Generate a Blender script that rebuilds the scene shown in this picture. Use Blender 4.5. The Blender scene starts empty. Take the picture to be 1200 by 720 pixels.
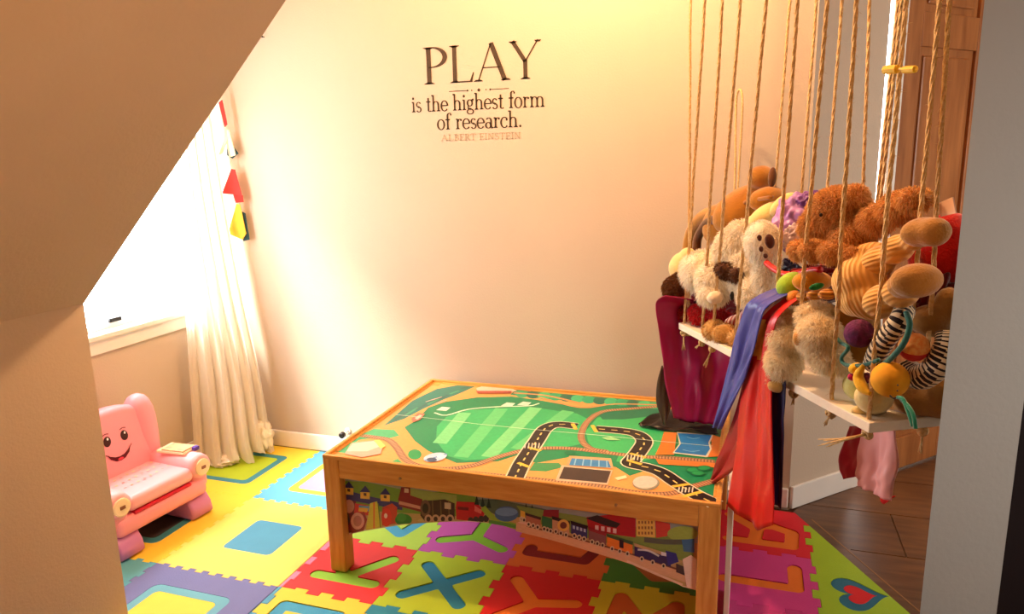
import bpy, bmesh, math, random
import numpy as np
from mathutils import Vector, Matrix, geometry
random.seed(7); RNG = np.random.default_rng(7)
SC = bpy.context.scene; COL = SC.collection
PI = math.pi

def lin(c):
    o = []
    for v in c[:3]:
        v = v / 255.0
        o.append(v / 12.92 if v <= .04045 else ((v + .055) / 1.055) ** 2.4)
    return (o[0], o[1], o[2], 1.0)

# ------------------------------------------------------------------ camera
FPX = 844.605                         # focal length in pixels of a 1200x720 frame
YAW, PIT, ROL = -0.323238, 0.2036555, -0.020674
CAM = Vector((0, 0, 1.36))
_f = Vector((math.sin(YAW) * math.cos(PIT), math.cos(YAW) * math.cos(PIT), -math.sin(PIT)))
_r = Vector((math.cos(YAW), -math.sin(YAW), 0)); _u = _r.cross(_f)
CR = _r * math.cos(ROL) + _u * math.sin(ROL); CU = _u * math.cos(ROL) - _r * math.sin(ROL); CF = _f
cd = bpy.data.cameras.new('camera'); cam = bpy.data.objects.new('camera', cd); COL.objects.link(cam)
cd.sensor_width = 36; cd.lens = FPX / 1200 * 36; cd.clip_start = .02
m3 = Matrix((CR, CU, -CF)).transposed()
cam.matrix_world = Matrix.Translation(CAM) @ m3.to_4x4()
SC.camera = cam

# ------------------------------------------------------------------ world, lights, exposure
w = bpy.data.worlds.new('sky'); SC.world = w; w.use_nodes = True
w.node_tree.nodes['Background'].inputs[0].default_value = (.93, .97, 1, 1)
w.node_tree.nodes['Background'].inputs[1].default_value = 14.0
SC.view_settings.view_transform = 'Standard'; SC.view_settings.look = 'None'
SC.view_settings.exposure = 0.3; SC.view_settings.gamma = 1
SC.view_settings.use_curve_mapping = False

def light(kind, name, loc, energy, color, target=None, size=1, size_y=None, angle=None):
    d = bpy.data.lights.new(name, kind); d.energy = energy; d.color = color
    if kind == 'AREA':
        d.shape = 'RECTANGLE'; d.size = size; d.size_y = size_y or size
    elif kind == 'POINT': d.shadow_soft_size = size
    elif kind == 'SUN': d.angle = angle
    o = bpy.data.objects.new(name, d); COL.objects.link(o); o.location = loc
    if target is not None:
        o.rotation_euler = (Vector(target) - Vector(loc)).to_track_quat('-Z', 'Y').to_euler()
    return o
sun = light('SUN', 'sunlight', (-2.45 - 4.5, 2.0 - 3.0, 1.3 + 5.2), 10.0, (1, .95, .86), (-2.45, 2.0, 1.3), angle=.3)
portal = light('AREA', 'window_portal', (-2.47, 2.2, 1.22), 1, (1, 1, 1), (0, 2.2, 1.22), .95, 1.1)
portal.data.cycles.is_portal = True
light('POINT', 'ceiling_bulb', (-.5, 2.1, 2.55), 82, (1, .59, .29), size=.05)
light('AREA', 'hall_window_light', (2.35, 2.3, 1.3), 24, (1, .93, .84), (.4, 3.0, .6), .9, 1.2)
light('AREA', 'rear_fill_light', (.3, -.9, .8), 5.4, (1, .50, .19), (-1.0, 1.0, 1.9), .6, .6).data.spread = 1.25  # unseen warm fill, added behind the camera to brighten the slope
light('AREA', 'side_fill_light', (1.6, -.9, 2.1), 2.3, (1, .93, .87), (.55, 1.6, .9), .6, .6).data.spread = .75  # unseen neutral fill, added to brighten the wall end on the right

# ------------------------------------------------------------------ materials
def mat(name, rgb, rough=.6, spec=.35, noise=0, nscale=8, bump=0, bscale=60, rgb2=None, metal=0, sheen=0, trans=0, coat=0, stretch=None):
    m = bpy.data.materials.new(name); m.use_nodes = True
    nt = m.node_tree; b = nt.nodes['Principled BSDF']
    b.inputs['Roughness'].default_value = rough; b.inputs['Specular IOR Level'].default_value = spec
    b.inputs['Metallic'].default_value = metal
    if sheen: b.inputs['Sheen Weight'].default_value = sheen
    if coat: b.inputs['Coat Weight'].default_value = coat
    c = lin(rgb); b.inputs['Base Color'].default_value = c
    tc = nt.nodes.new('ShaderNodeTexCoord'); src = tc.outputs['Object']
    if stretch:
        mp = nt.nodes.new('ShaderNodeMapping'); mp.inputs['Scale'].default_value = stretch
        nt.links.new(src, mp.inputs[0]); src = mp.outputs[0]
    if noise or rgb2:
        n = nt.nodes.new('ShaderNodeTexNoise'); n.inputs['Scale'].default_value = nscale; n.inputs['Detail'].default_value = 5
        nt.links.new(src, n.inputs['Vector'])
        mx = nt.nodes.new('ShaderNodeMix'); mx.data_type = 'RGBA'
        if rgb2: c2 = lin(rgb2); c1 = c
        else:
            c1 = tuple(min(1, v * (1 + noise)) for v in c[:3]) + (1,); c2 = tuple(v * (1 - noise) for v in c[:3]) + (1,)
        mx.inputs[6].default_value = c1; mx.inputs[7].default_value = c2
        rp = nt.nodes.new('ShaderNodeMapRange'); rp.inputs[1].default_value = .3; rp.inputs[2].default_value = .7
        nt.links.new(n.outputs[0], rp.inputs[0]); nt.links.new(rp.outputs[0], mx.inputs[0]); nt.links.new(mx.outputs[2], b.inputs['Base Color'])
    if bump:
        n2 = nt.nodes.new('ShaderNodeTexNoise'); n2.inputs['Scale'].default_value = bscale; n2.inputs['Detail'].default_value = 4
        nt.links.new(src, n2.inputs['Vector'])
        bp = nt.nodes.new('ShaderNodeBump'); bp.inputs['Strength'].default_value = bump; bp.inputs['Distance'].default_value = .01
        nt.links.new(n2.outputs[0], bp.inputs['Height']); nt.links.new(bp.outputs[0], b.inputs['Normal'])
    if trans:
        t = nt.nodes.new('ShaderNodeBsdfTranslucent'); t.inputs[0].default_value = c
        ms = nt.nodes.new('ShaderNodeMixShader'); ms.inputs[0].default_value = trans
        nt.links.new(b.outputs[0], ms.inputs[1]); nt.links.new(t.outputs[0], ms.inputs[2])
        nt.links.new(ms.outputs[0], nt.nodes['Material Output'].inputs[0])
    return m

def vmat(name, rough=.6, spec=.3, sheen=0, nscale=120, amt=.12, trans=0):
    """colour from the mesh's own colour attribute (flat print, fibres), with a fine procedural grain"""
    m = mat(name, (255, 255, 255), rough, spec, sheen=sheen)
    nt = m.node_tree; b = nt.nodes['Principled BSDF']
    a = nt.nodes.new('ShaderNodeAttribute'); a.attribute_name = 'Col'
    n = nt.nodes.new('ShaderNodeTexNoise'); n.inputs['Scale'].default_value = nscale
    mr = nt.nodes.new('ShaderNodeMapRange'); mr.inputs[1].default_value = .3; mr.inputs[2].default_value = .7; mr.inputs[3].default_value = 1 - amt; mr.inputs[4].default_value = 1 + amt
    nt.links.new(n.outputs[0], mr.inputs[0])
    mx = nt.nodes.new('ShaderNodeVectorMath'); mx.operation = 'SCALE'
    nt.links.new(a.outputs['Color'], mx.inputs[0]); nt.links.new(mr.outputs[0], mx.inputs['Scale'])
    nt.links.new(mx.outputs[0], b.inputs['Base Color'])
    if trans:
        t = nt.nodes.new('ShaderNodeBsdfTranslucent'); nt.links.new(mx.outputs[0], t.inputs[0])
        ms = nt.nodes.new('ShaderNodeMixShader'); ms.inputs[0].default_value = trans
        nt.links.new(b.outputs[0], ms.inputs[1]); nt.links.new(t.outputs[0], ms.inputs[2])
        nt.links.new(ms.outputs[0], nt.nodes['Material Output'].inputs[0])
    return m

def wave_mat(name, rgb, rgb2, scale, direction='X', bump=.6, rough=.8, sheen=.3, rot=(0, 0, 0)):
    m = mat(name, rgb, rough, .2, sheen=sheen); nt = m.node_tree; b = nt.nodes['Principled BSDF']
    tc = nt.nodes.new('ShaderNodeTexCoord'); mp = nt.nodes.new('ShaderNodeMapping'); mp.inputs['Rotation'].default_value = rot
    nt.links.new(tc.outputs['Object'], mp.inputs[0])
    wv = nt.nodes.new('ShaderNodeTexWave'); wv.bands_direction = direction; wv.inputs['Scale'].default_value = scale
    wv.inputs['Distortion'].default_value = .6; wv.inputs['Detail Scale'].default_value = 1
    nt.links.new(mp.outputs[0], wv.inputs['Vector'])
    mx = nt.nodes.new('ShaderNodeMix'); mx.data_type = 'RGBA'; mx.inputs[6].default_value = lin(rgb2); mx.inputs[7].default_value = lin(rgb)
    nt.links.new(wv.outputs[1], mx.inputs[0]); nt.links.new(mx.outputs[2], b.inputs['Base Color'])
    if bump:
        bp = nt.nodes.new('ShaderNodeBump'); bp.inputs['Strength'].default_value = bump; bp.inputs['Distance'].default_value = .01
        nt.links.new(wv.outputs[1], bp.inputs['Height']); nt.links.new(bp.outputs[0], b.inputs['Normal'])
    return m

M = {}
M['wall'] = mat('wall_paint', (202, 184, 164), .85, .2, .02, 3, .12, 140)
M['slope'] = mat('ceiling_paint', (200, 180, 158), .9, .15, .03, 4, .15, 90)
M['white'] = mat('white_trim_paint', (236, 230, 222), .45, .4, .02, 10)
M['post'] = mat('post_paint', (182, 176, 166), .7, .25, .02, 5, .1, 100)
M['dark'] = mat('dark_surface', (34, 24, 24), .5, .3, .1, 6)
M['door'] = mat('door_wood', (176, 112, 62), .4, .4, nscale=5, rgb2=(140, 82, 42), stretch=(6, 6, .7))
M['table'] = mat('table_pine', (228, 168, 84), .35, .45, nscale=7, rgb2=(206, 138, 60), stretch=(1.2, 14, 14))
M['leg'] = mat('table_pine_leg', (228, 168, 84), .35, .45, nscale=7, rgb2=(206, 138, 60), stretch=(14, 14, 1.2))
M['plank'] = mat('floor_plank', (112, 76, 48), .35, .45, nscale=4, rgb2=(78, 50, 32), stretch=(1.2, 9, 1), bump=.05)
M['joint'] = mat('floor_joint', (150, 112, 76), .6, .3)
M['sub'] = mat('subfloor', (96, 68, 46), .7, .2, .1, 6)
M['print'] = vmat('printed_board', .32, .4, nscale=90, amt=.06)
M['fur'] = vmat('plush_fur', .9, .1, .3, nscale=60, amt=.1, trans=.4)
M['clothp'] = vmat('printed_cloth', .85, .1, .3, nscale=200, amt=.06)
M['rope'] = mat('jute_rope', (232, 200, 148), .95, .1, nscale=180, rgb2=(204, 160, 100), bump=.3, bscale=400)
M['black'] = mat('black_plastic', (22, 20, 20), .35, .4)
M['decal'] = mat('vinyl_lettering', (74, 60, 46), .7, .2, .08, 60)
M['decal2'] = mat('vinyl_lettering_pale', (176, 158, 134), .7, .2, .05, 60)
gl = bpy.data.materials.new('window_glass'); gl.use_nodes = True; nt = gl.node_tree
tr = nt.nodes.new('ShaderNodeBsdfTransparent'); gs = nt.nodes.new('ShaderNodeBsdfGlossy'); gs.inputs['Roughness'].default_value = .02
ms = nt.nodes.new('ShaderNodeMixShader'); ms.inputs[0].default_value = .05
nt.links.new(tr.outputs[0], ms.inputs[1]); nt.links.new(gs.outputs[0], ms.inputs[2]); nt.links.new(ms.outputs[0], nt.nodes['Material Output'].inputs[0])
M['glass'] = gl
def foam(rgb):
    k = 'foam_%d_%d_%d' % rgb
    if k not in M: M[k] = mat(k, rgb, .62, .3, .03, 14, .12, 260)
    return M[k]
def plain(name, rgb, **kw):
    if name not in M: M[name] = mat(name, rgb, **kw)
    return M[name]

# ------------------------------------------------------------------ object helpers
def tag(o, label=None, cat=None, group=None, kind=None):
    if label: o['label'] = label
    if cat: o['category'] = cat
    if group: o['group'] = group
    if kind: o['kind'] = kind
    return o
def thing(name, loc, label, cat, group=None):
    o = bpy.data.objects.new(name, None); COL.objects.link(o); o.location = loc; o.empty_display_size = .05
    return tag(o, label, cat, group)
def wloc(o):
    v = Vector(o.location)
    while o.parent: o = o.parent; v += Vector(o.location)
    return v
def obj(name, V, Fc, material, parent=None, cols=None, smooth=False, origin=None, mats=None, fm=None):
    """one mesh object; V are world coordinates"""
    V = np.asarray([tuple(v) for v in V], float) if not isinstance(V, np.ndarray) else V
    base = Vector(origin) if origin is not None else (wloc(parent) if parent else Vector((0, 0, 0)))
    me = bpy.data.meshes.new(name); me.from_pydata((V - np.array(base)).tolist(), [], [list(f) for f in Fc])
    for mm in (mats or [material]): me.materials.append(mm)
    if fm is not None: me.polygons.foreach_set('material_index', fm)
    if smooth: me.polygons.foreach_set('use_smooth', [True] * len(me.polygons))
    if cols is not None:
        a = me.color_attributes.new('Col', 'FLOAT_COLOR', 'CORNER'); arr = []
        for p in me.polygons:
            c = cols[p.index]; arr += list(c) * p.loop_total
        a.data.foreach_set('color', arr)
    me.update()
    o = bpy.data.objects.new(name, me); COL.objects.link(o)
    if parent:
        o.parent = parent; o.location = base - wloc(parent)
    else: o.location = base
    return o
def from_bm(name, bm, material, parent=None, smooth=False, origin=None, mats=None):
    bm.normal_update(); bm.verts.ensure_lookup_table(); bm.verts.index_update()
    V = [v.co[:] for v in bm.verts]; Fc = [[v.index for v in f.verts] for f in bm.faces]; fm = [f.material_index for f in bm.faces]
    bm.free()
    return obj(name, V, Fc, material, parent, smooth=smooth, origin=origin, mats=mats, fm=fm if mats else None)
def bx(bm, c, s, bev=0, rotz=0, mi=0, mtx=None, seg=2):
    r = bmesh.ops.create_cube(bm, size=1)
    vs = r['verts']
    T = Matrix.Translation(Vector(c)) @ Matrix.Rotation(rotz, 4, 'Z') @ Matrix.Diagonal((s[0], s[1], s[2], 1))
    if mtx is not None: T = mtx @ T
    bmesh.ops.transform(bm, matrix=T, verts=vs)
    fs = list({f for v in vs for f in v.link_faces})
    for f in fs: f.material_index = mi
    if bev:
        es = list({e for v in vs for e in v.link_edges})
        bmesh.ops.bevel(bm, geom=es, offset=bev, segments=seg, affect='EDGES', profile=.5, clamp_overlap=True)
def box(name, c, s, material, parent=None, bev=0, rotz=0, kind=None, mtx=None):
    bm = bmesh.new(); bx(bm, c, s, bev, rotz, mtx=mtx)
    o = from_bm(name, bm, material, parent)
    if kind: o['kind'] = kind
    return o
def prism(bm, poly, z0, z1, mtx=None, bev=0, seg=3, mi=0):
    """closed 2-D outline lifted from z0 to z1"""
    vb = [bm.verts.new((p[0], p[1], z0)) for p in poly]; vt = [bm.verts.new((p[0], p[1], z1)) for p in poly]
    n = len(poly); fs = []
    fs.append(bm.faces.new(vb[::-1])); top = bm.faces.new(vt); fs.append(top)
    for i in range(n): fs.append(bm.faces.new((vb[i], vb[(i + 1) % n], vt[(i + 1) % n], vt[i])))
    for f in fs: f.material_index = mi
    allv = vb + vt
    if bev:
        es = [e for f in (fs[0], top) for e in f.edges]
        r = bmesh.ops.bevel(bm, geom=es, offset=bev, segments=seg, affect='EDGES', profile=.5, clamp_overlap=True)
        allv = list({v for v in allv if v.is_valid} | set(r['verts']))
    if mtx is not None: bmesh.ops.transform(bm, matrix=mtx, verts=allv)
def sm(pts, n=6):
    """Catmull-Rom through the points"""
    P = [Vector(p) for p in pts]; out = []
    Q = [P[0] * 2 - P[1]] + P + [P[-1] * 2 - P[-2]]
    for i in range(1, len(Q) - 2):
        for k in range(n):
            t = k / n; a, b, c, d = Q[i - 1], Q[i], Q[i + 1], Q[i + 2]
            out.append(.5 * ((2 * b) + (c - a) * t + (2 * a - 5 * b + 4 * c - d) * t * t + (3 * b - a - 3 * c + d) * t ** 3))
    out.append(P[-1]); return out
def tube(pts, rad, sides=8, caps=True):
    """returns verts, faces of a tube; rad a number or one per point"""
    P = [Vector(p) for p in pts]; n = len(P); R = rad if hasattr(rad, '__len__') else [rad] * n
    V, Fc = [], []; up = None
    for i in range(n):
        t = (P[min(i + 1, n - 1)] - P[max(i - 1, 0)]).normalized()
        if up is None:
            up = t.orthogonal().normalized()
        else:
            up = (up - t * up.dot(t)); up = up.normalized() if up.length > 1e-6 else t.orthogonal().normalized()
        s = t.cross(up)
        for k in range(sides):
            a = 2 * PI * k / sides; V.append(P[i] + (up * math.cos(a) + s * math.sin(a)) * R[i])
    for i in range(n - 1):
        for k in range(sides):
            k2 = (k + 1) % sides
            Fc.append((i * sides + k, i * sides + k2, (i + 1) * sides + k2, (i + 1) * sides + k))
    if caps:
        Fc.append(tuple(range(sides))[::-1]); Fc.append(tuple((n - 1) * sides + k for k in range(sides)))
    return V, Fc
def tube_obj(name, pts, rad, material, parent=None, sides=8, smooth=True, cols=None):
    V, Fc = tube(pts, rad, sides)
    return obj(name, V, Fc, material, parent, cols=cols, smooth=smooth)

# points of the world from the picture's geometry (1200 x 720 frame): given a real plane, where a sight line meets it
def ray(px, py): return CF + CR * ((px - 600) / FPX) - CU * ((py - 360) / FPX)
def on_z(px, py, z): d = ray(px, py); return CAM + d * ((z - CAM.z) / d.z)
def on_y(px, py, y): d = ray(px, py); return CAM + d * (y / d.y)
def on_x(px, py, x): d = ray(px, py); return CAM + d * (x / d.x)
def on_pl(px, py, p, n): d = ray(px, py); return CAM + d * ((Vector(p) - CAM).dot(n) / d.dot(n))

class Print:
    """flat print: coloured shapes stacked in hair-thin layers on one sheet"""
    def __init__(s, mapper, normal, step=.00018): s.V = []; s.F = []; s.C = []; s.map = mapper; s.n = Vector(normal); s.k = 0; s.step = step
    def raw(s, pts, c):
        s.k += 1; off = s.n * (s.k * s.step); b = len(s.V)
        P = [Vector(p) + off for p in pts]
        tri = geometry.tessellate_polygon([P])
        s.V += P
        for t in tri:
            a, q, r = (P[i] for i in t)
            if (q - a).cross(r - a).dot(s.n) < 0: t = t[::-1]
            s.F.append(tuple(b + i for i in t)); s.C.append(lin(c))
    def poly(s, pts, c): s.raw([s.map(*p) for p in pts], c)
    def ell(s, x, y, a, b, c, rot=0, n=18):
        cr, sr = math.cos(math.radians(rot)), math.sin(math.radians(rot)); o = []
        for i in range(n):
            t = 2 * PI * i / n; u, v = a * math.cos(t), b * math.sin(t); o.append((x + u * cr - v * sr, y + u * sr + v * cr))
        s.poly(o, c)
    def ribbon(s, pts, w, c, smooth=4, world=False):
        P = [Vector(p) if world else s.map(*p) for p in pts]
        if smooth > 1 and len(P) > 2: P = sm(P, smooth)
        s.k += 1; off = s.n * (s.k * s.step); b = len(s.V)
        for i, p in enumerate(P):
            t = (P[min(i + 1, len(P) - 1)] - P[max(i - 1, 0)]).normalized(); q = s.n.cross(t) * (w / 2)
            s.V += [p + q + off, p - q + off]
        for i in range(len(P) - 1):
            a = b + 2 * i; s.F.append((a, a + 1, a + 3, a + 2)); s.C.append(lin(c))
        return P
    def dashes(s, pts, w, c, dl, gap, smooth=6, across=0):
        P = [s.map(*p) for p in pts]; P = sm(P, smooth) if len(P) > 2 else P
        s.k += 1; off = s.n * (s.k * s.step); acc = 0; nxt = gap / 2
        for i in range(len(P) - 1):
            a, q = P[i], P[i + 1]; L = (q - a).length; t = (q - a) / max(L, 1e-9); side = s.n.cross(t)
            while nxt < acc + L:
                p0 = a + t * (nxt - acc); b = len(s.V)
                if across: h, l = side * across / 2, t * w
                else: h, l = side * w / 2, t * dl
                s.V += [p0 - h + off, p0 + l - h + off, p0 + l + h + off, p0 + h + off]; s.F.append((b, b + 1, b + 2, b + 3)); s.C.append(lin(c))
                nxt += dl + gap
            acc += L
    def build(s, name, parent, material=None): return obj(name, s.V, s.F, material or M['print'], parent, cols=s.C)

# ------------------------------------------------------------------ room shell
YB = 2.778; XW = -2.45; ZC = 2.7
XK, YK = -1.711, 1.452; ZK = .997
cx, cy = .182, 2.78                                    # outside corner where the angled wall starts
UD = Vector((.6799, .7333, 0)); UN = Vector((.7333, -.6799, 0))     # along the angled wall, out of it
def struct(name, V, Fc, m, parent=None): o = obj(name, V, Fc, m, parent); o['kind'] = 'structure'; return o
def sbox(name, lo, hi, m, parent=None, bev=0):
    c = [(a + b) / 2 for a, b in zip(lo, hi)]; s = [b - a for a, b in zip(lo, hi)]
    return box(name, c, s, m, parent, bev, kind='structure')
def slab(name, poly, z0, z1, m, parent=None):
    bm = bmesh.new(); prism(bm, poly, z0, z1); bmesh.ops.recalc_face_normals(bm, faces=bm.faces)
    o = from_bm(name, bm, m, parent); o['kind'] = 'structure'; return o

floor = sbox('floor', (-2.6, -2.2, -.1), (2.7, 4.6, 0), M['sub'])
sbox('ceiling', (-2.6, -2.2, ZC), (2.7, 4.6, ZC + .1), M['slope'])
# 45 degree attic slope that stops at the dormer
def slope():
    y0, y1 = -2.2, YK; x1 = XK + (ZC - ZK); t = .08
    prof = [(XK, ZK), (x1, ZC), (x1 - t * 1.414, ZC), (XK - .1, ZK - .1 + t * 1.414)]
    V = [(x, y, z) for y in (y0, y1) for x, z in prof]; n = 4
    Fc = [(3, 2, 1, 0), (4, 5, 6, 7)] + [(i, (i + 1) % n, n + (i + 1) % n, n + i) for i in range(n)]
    struct('ceiling', V, Fc, M['slope'])
slope()
sbox('wall_left', (XK - .1, -2.2, 0), (XK, YK, ZK), M['wall'])            # knee wall
# cheek of the dormer, above the slope and out to the window wall
slab_v = [(XW - .1, 0), (XK - .1, 0), (XK - .1, ZK), (XK - .1 + (ZC - ZK), ZC), (XW - .1, ZC)]
V = [(x, y, z) for y in (YK - .1, YK - .001) for x, z in slab_v]; n = 5
struct('wall_dormer', V, [tuple(range(n)), tuple(range(n, 2 * n))[::-1]] + [(i, n + i, n + (i + 1) % n, (i + 1) % n) for i in range(n)], M['wall'])
sbox('wall_back', (XW - .1, YB, 0), (cx - .03, YB + .12, ZC), M['wall'])
slab('wall_back', [(cx - .03, YB), (cx, YB), (cx - .04, YB + .12), (cx - .03, YB + .12)], 0, ZC, M['wall'])
# window wall with its opening
WY0, WY1, WZ0, WZ1 = 1.72, 2.69, .69, 1.78
bm = bmesh.new()
for lo, hi in (((XW - .12, YK - .1, 0), (XW, YB + .12, WZ0)), ((XW - .12, YK - .1, WZ1), (XW, YB + .12, ZC)),
               ((XW - .12, YK - .1, WZ0), (XW, WY0, WZ1)), ((XW - .12, WY1, WZ0), (XW, YB + .12, WZ1))):
    bx(bm, [(a + b) / 2 for a, b in zip(lo, hi)], [b - a for a, b in zip(lo, hi)])
from_bm('wall_left', bm, M['wall'])['kind'] = 'structure'
win = thing('window_1', (XW, (WY0 + WY1) / 2, WZ0), None, None); win['kind'] = 'structure'
bm = bmesh.new(); t = .045
for lo, hi in (((XW - .09, WY0, WZ0), (XW - .03, WY1, WZ0 + t)), ((XW - .09, WY0, WZ1 - t), (XW - .03, WY1, WZ1)),
               ((XW - .09, WY0, WZ0 + t), (XW - .03, WY0 + t, WZ1 - t)), ((XW - .09, WY1 - t, WZ0 + t), (XW - .03, WY1, WZ1 - t))):
    bx(bm, [(a + b) / 2 for a, b in zip(lo, hi)], [b - a for a, b in zip(lo, hi)], .006)
from_bm('window_frame', bm, M['white'], win)
sbox('window_pane', (XW - .064, WY0 + t, WZ0 + t), (XW - .058, WY1 - t, WZ1 - t), M['glass'], win)
sbox('window_sill', (XW - .03, WY0 - .06, WZ0 - .002), (XW + .035, WY1 + .03, WZ0 + .022), M['white'], win, .006)
sbox('window_apron', (XW, WY0 - .04, WZ0 - .06), (XW + .016, WY1 + .01, WZ0 - .002), M['white'], win, .004)
sbox('window_sash_lock', (XW - .03, 2.2, WZ0 + t), (XW - .012, 2.26, WZ0 + t + .018), M['black'], win, .004)
sbox('trim_1', (XW, WY1, WZ0 + .024), (XW + .016, WY1 + .055, WZ1 + .05), M['white'], None, .004)

# angled wall with the brown door
def ang(a, off, z): return Vector((cx, cy, 0)) + UD * a + UN * off + Vector((0, 0, z))
def abox(name, a0, a1, o0, o1, z0, z1, m, parent=None, bev=0, kind='structure'):
    mt = Matrix.Translation(Vector((cx, cy, 0))) @ Matrix((UD, -UN, Vector((0, 0, 1)))).transposed().to_4x4()
    o = box(name, ((a0 + a1) / 2, -(o0 + o1) / 2, (z0 + z1) / 2), (a1 - a0, o1 - o0, z1 - z0), m, parent, bev, mtx=mt)
    if kind: o['kind'] = kind
    return o
abox('wall_right', 0, .38, -.1, 0, 0, ZC, M['wall'])
abox('wall_right', .38, 3.2, -.1, -.001, 2.06, ZC, M['wall'])
abox('wall_right', 1.2, 3.2, -.1, -.001, 0, 2.06, M['wall'])
abox('baseboard_right', .004, .404, 0, .014, .006, .098, M['white'], None, .004)
abox('trim_2', .412, .468, -.02, .016, .006, 2.06, M['white'], None, .004)
abox('trim_2', 1.072, 1.13, -.02, .016, .006, 2.06, M['white'], None, .004)
door = thing('door_1', ang(.77, -.03, .004), None, None); door['kind'] = 'structure'
DA0, DA1 = .472, 1.068; zr = [.006, .15, .78, .93, 1.745, 1.87, 2.0, 2.05]; st = .115
for a0, a1 in ((DA0, DA0 + st), (DA1 - st, DA1)): abox('stile', a0, a1, -.04, -.004, .006, 2.05, M['door'], door, .003)
for z0, z1 in ((zr[0], zr[1]), (zr[2], zr[3]), (zr[4], zr[5]), (zr[6], zr[7])): abox('rail', DA0 + st, DA1 - st, -.04, -.004, z0, z1, M['door'], door, .003)
for z0, z1 in ((zr[1], zr[2]), (zr[3], zr[4]), (zr[5], zr[6])):
    abox('panel', DA0 + st, DA1 - st, -.036, -.018, z0, z1, M['door'], door)
    abox('raised_panel', DA0 + st + .03, DA1 - st - .03, -.03, -.009, z0 + .03, z1 - .03, M['door'], door, .008)

# baseboards along the room
sbox('baseboard_back', (XW, YB - .014, .013), (cx - .004, YB, .092), M['white'], None, .004)
sbox('baseboard_left', (XW, YK, .013), (XW + .014, YB - .014, .092), M['white'], None, .004)
# near end of the wall on the right, and the dark slab in line with it
P1 = Vector((.317, 1.321, 0)); P2 = Vector((.446, 1.360, 0)); d1 = P1.normalized()
B1 = P1 + d1 * .1; B2 = P2 + Vector((-.03, .1, 0)); dd = (P2 - P1).normalized()
P3 = P2 + dd * 1.6; B3 = P3 + Vector((-.03, .1, 0))
slab('wall_right', [P1[:2], P2[:2], B2[:2], B1[:2]], 0, ZC, M['post'])
slab('dark_slab', [P2[:2], P3[:2], B3[:2], B2[:2]], 0, ZC, M['dark'])
# rest of the shell, behind the camera and round the hall
sbox('wall_near', (-2.6, -2.3, 0), (2.7, -2.2, ZC), M['wall'])
sbox('wall_far_right', (2.6, -2.2, 0), (2.7, 4.6, ZC), M['wall'])
sbox('wall_hall', (1.2, 4.5, 0), (2.7, 4.6, ZC), M['wall'])

# hall planks: each its own part of the floor, cut along the threshold line
EU = Vector((.4627, -.8865, 0)); EN = Vector((.8865, .4627, 0)); C0 = Vector((cx, cy, 0))
def clip(poly, p, n, keep=1):
    """keep the side of the line where (q-p).n*keep >= 0"""
    out = []; N = len(poly)
    for i in range(N):
        a, b = Vector(poly[i]).to_2d(), Vector(poly[(i + 1) % N]).to_2d()
        da, db = (a - p.to_2d()).dot(n.to_2d()) * keep, (b - p.to_2d()).dot(n.to_2d()) * keep
        if da >= 0: out.append((a.x, a.y))
        if (da >= 0) != (db >= 0):
            t = da / (da - db); q = a + (b - a) * t; out.append((q.x, q.y))
    return out
def clean(p, e=1e-5):
    o = []
    for q in p:
        if not o or (Vector(q) - Vector(o[-1])).length > e: o.append(q)
    if len(o) > 1 and (Vector(o[0]) - Vector(o[-1])).length < e: o.pop()
    return o
g = .0022; pw = .313; rows = range(-3, 7)
for k in rows:
    y0 = 2.523 + (k - 0) * pw; off = (.548, .12, .86)[k % 3]
    for j in range(-2, 3):
        x0 = off + j * 1.05
        poly = [(x0 + g, y0 + g), (x0 + 1.05 - g, y0 + g), (x0 + 1.05 - g, y0 + pw - g), (x0 + g, y0 + pw - g)]
        poly = clean(clip(poly, C0 + EN * .052, EN)); 
        if len(poly) < 3: continue
        poly = clean(clip(poly, C0 + UN * .016, UN)) if True else poly
        if len(poly) < 3: continue
        poly = clean(clip(poly, Vector((2.55, 0, 0)), Vector((-1, 0, 0))))
        if len(poly) < 3: continue
        poly = clean(clip(poly, B1 + Vector((0, .05, 0)), Vector((-dd.y, dd.x, 0))))
        if len(poly) < 3: continue
        bm = bmesh.new(); prism(bm, poly, .0005, .006); from_bm('plank', bm, M['plank'], floor)
jt = [C0 + EN * .03 - EU * .0, C0 + EN * .05 - EU * .0, C0 + EN * .05 + EU * 1.2, C0 + EN * .03 + EU * 1.2]
slab('trim_3', [p[:2] for p in [C0 + EN * .004 + EU * .03, C0 + EN * .05 + EU * .0, C0 + EN * .05 + EU * 1.2, C0 + EN * .004 + EU * 1.2]], .0005, .008, M['plank'])
slab('floor_joint', [p[:2] for p in [C0 + EN * .036 + EU * .1, C0 + EN * .041 + EU * .1, C0 + EN * .041 + EU * 1.2, C0 + EN * .036 + EU * 1.2]], .008, .0088, M['joint'], floor)

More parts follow.
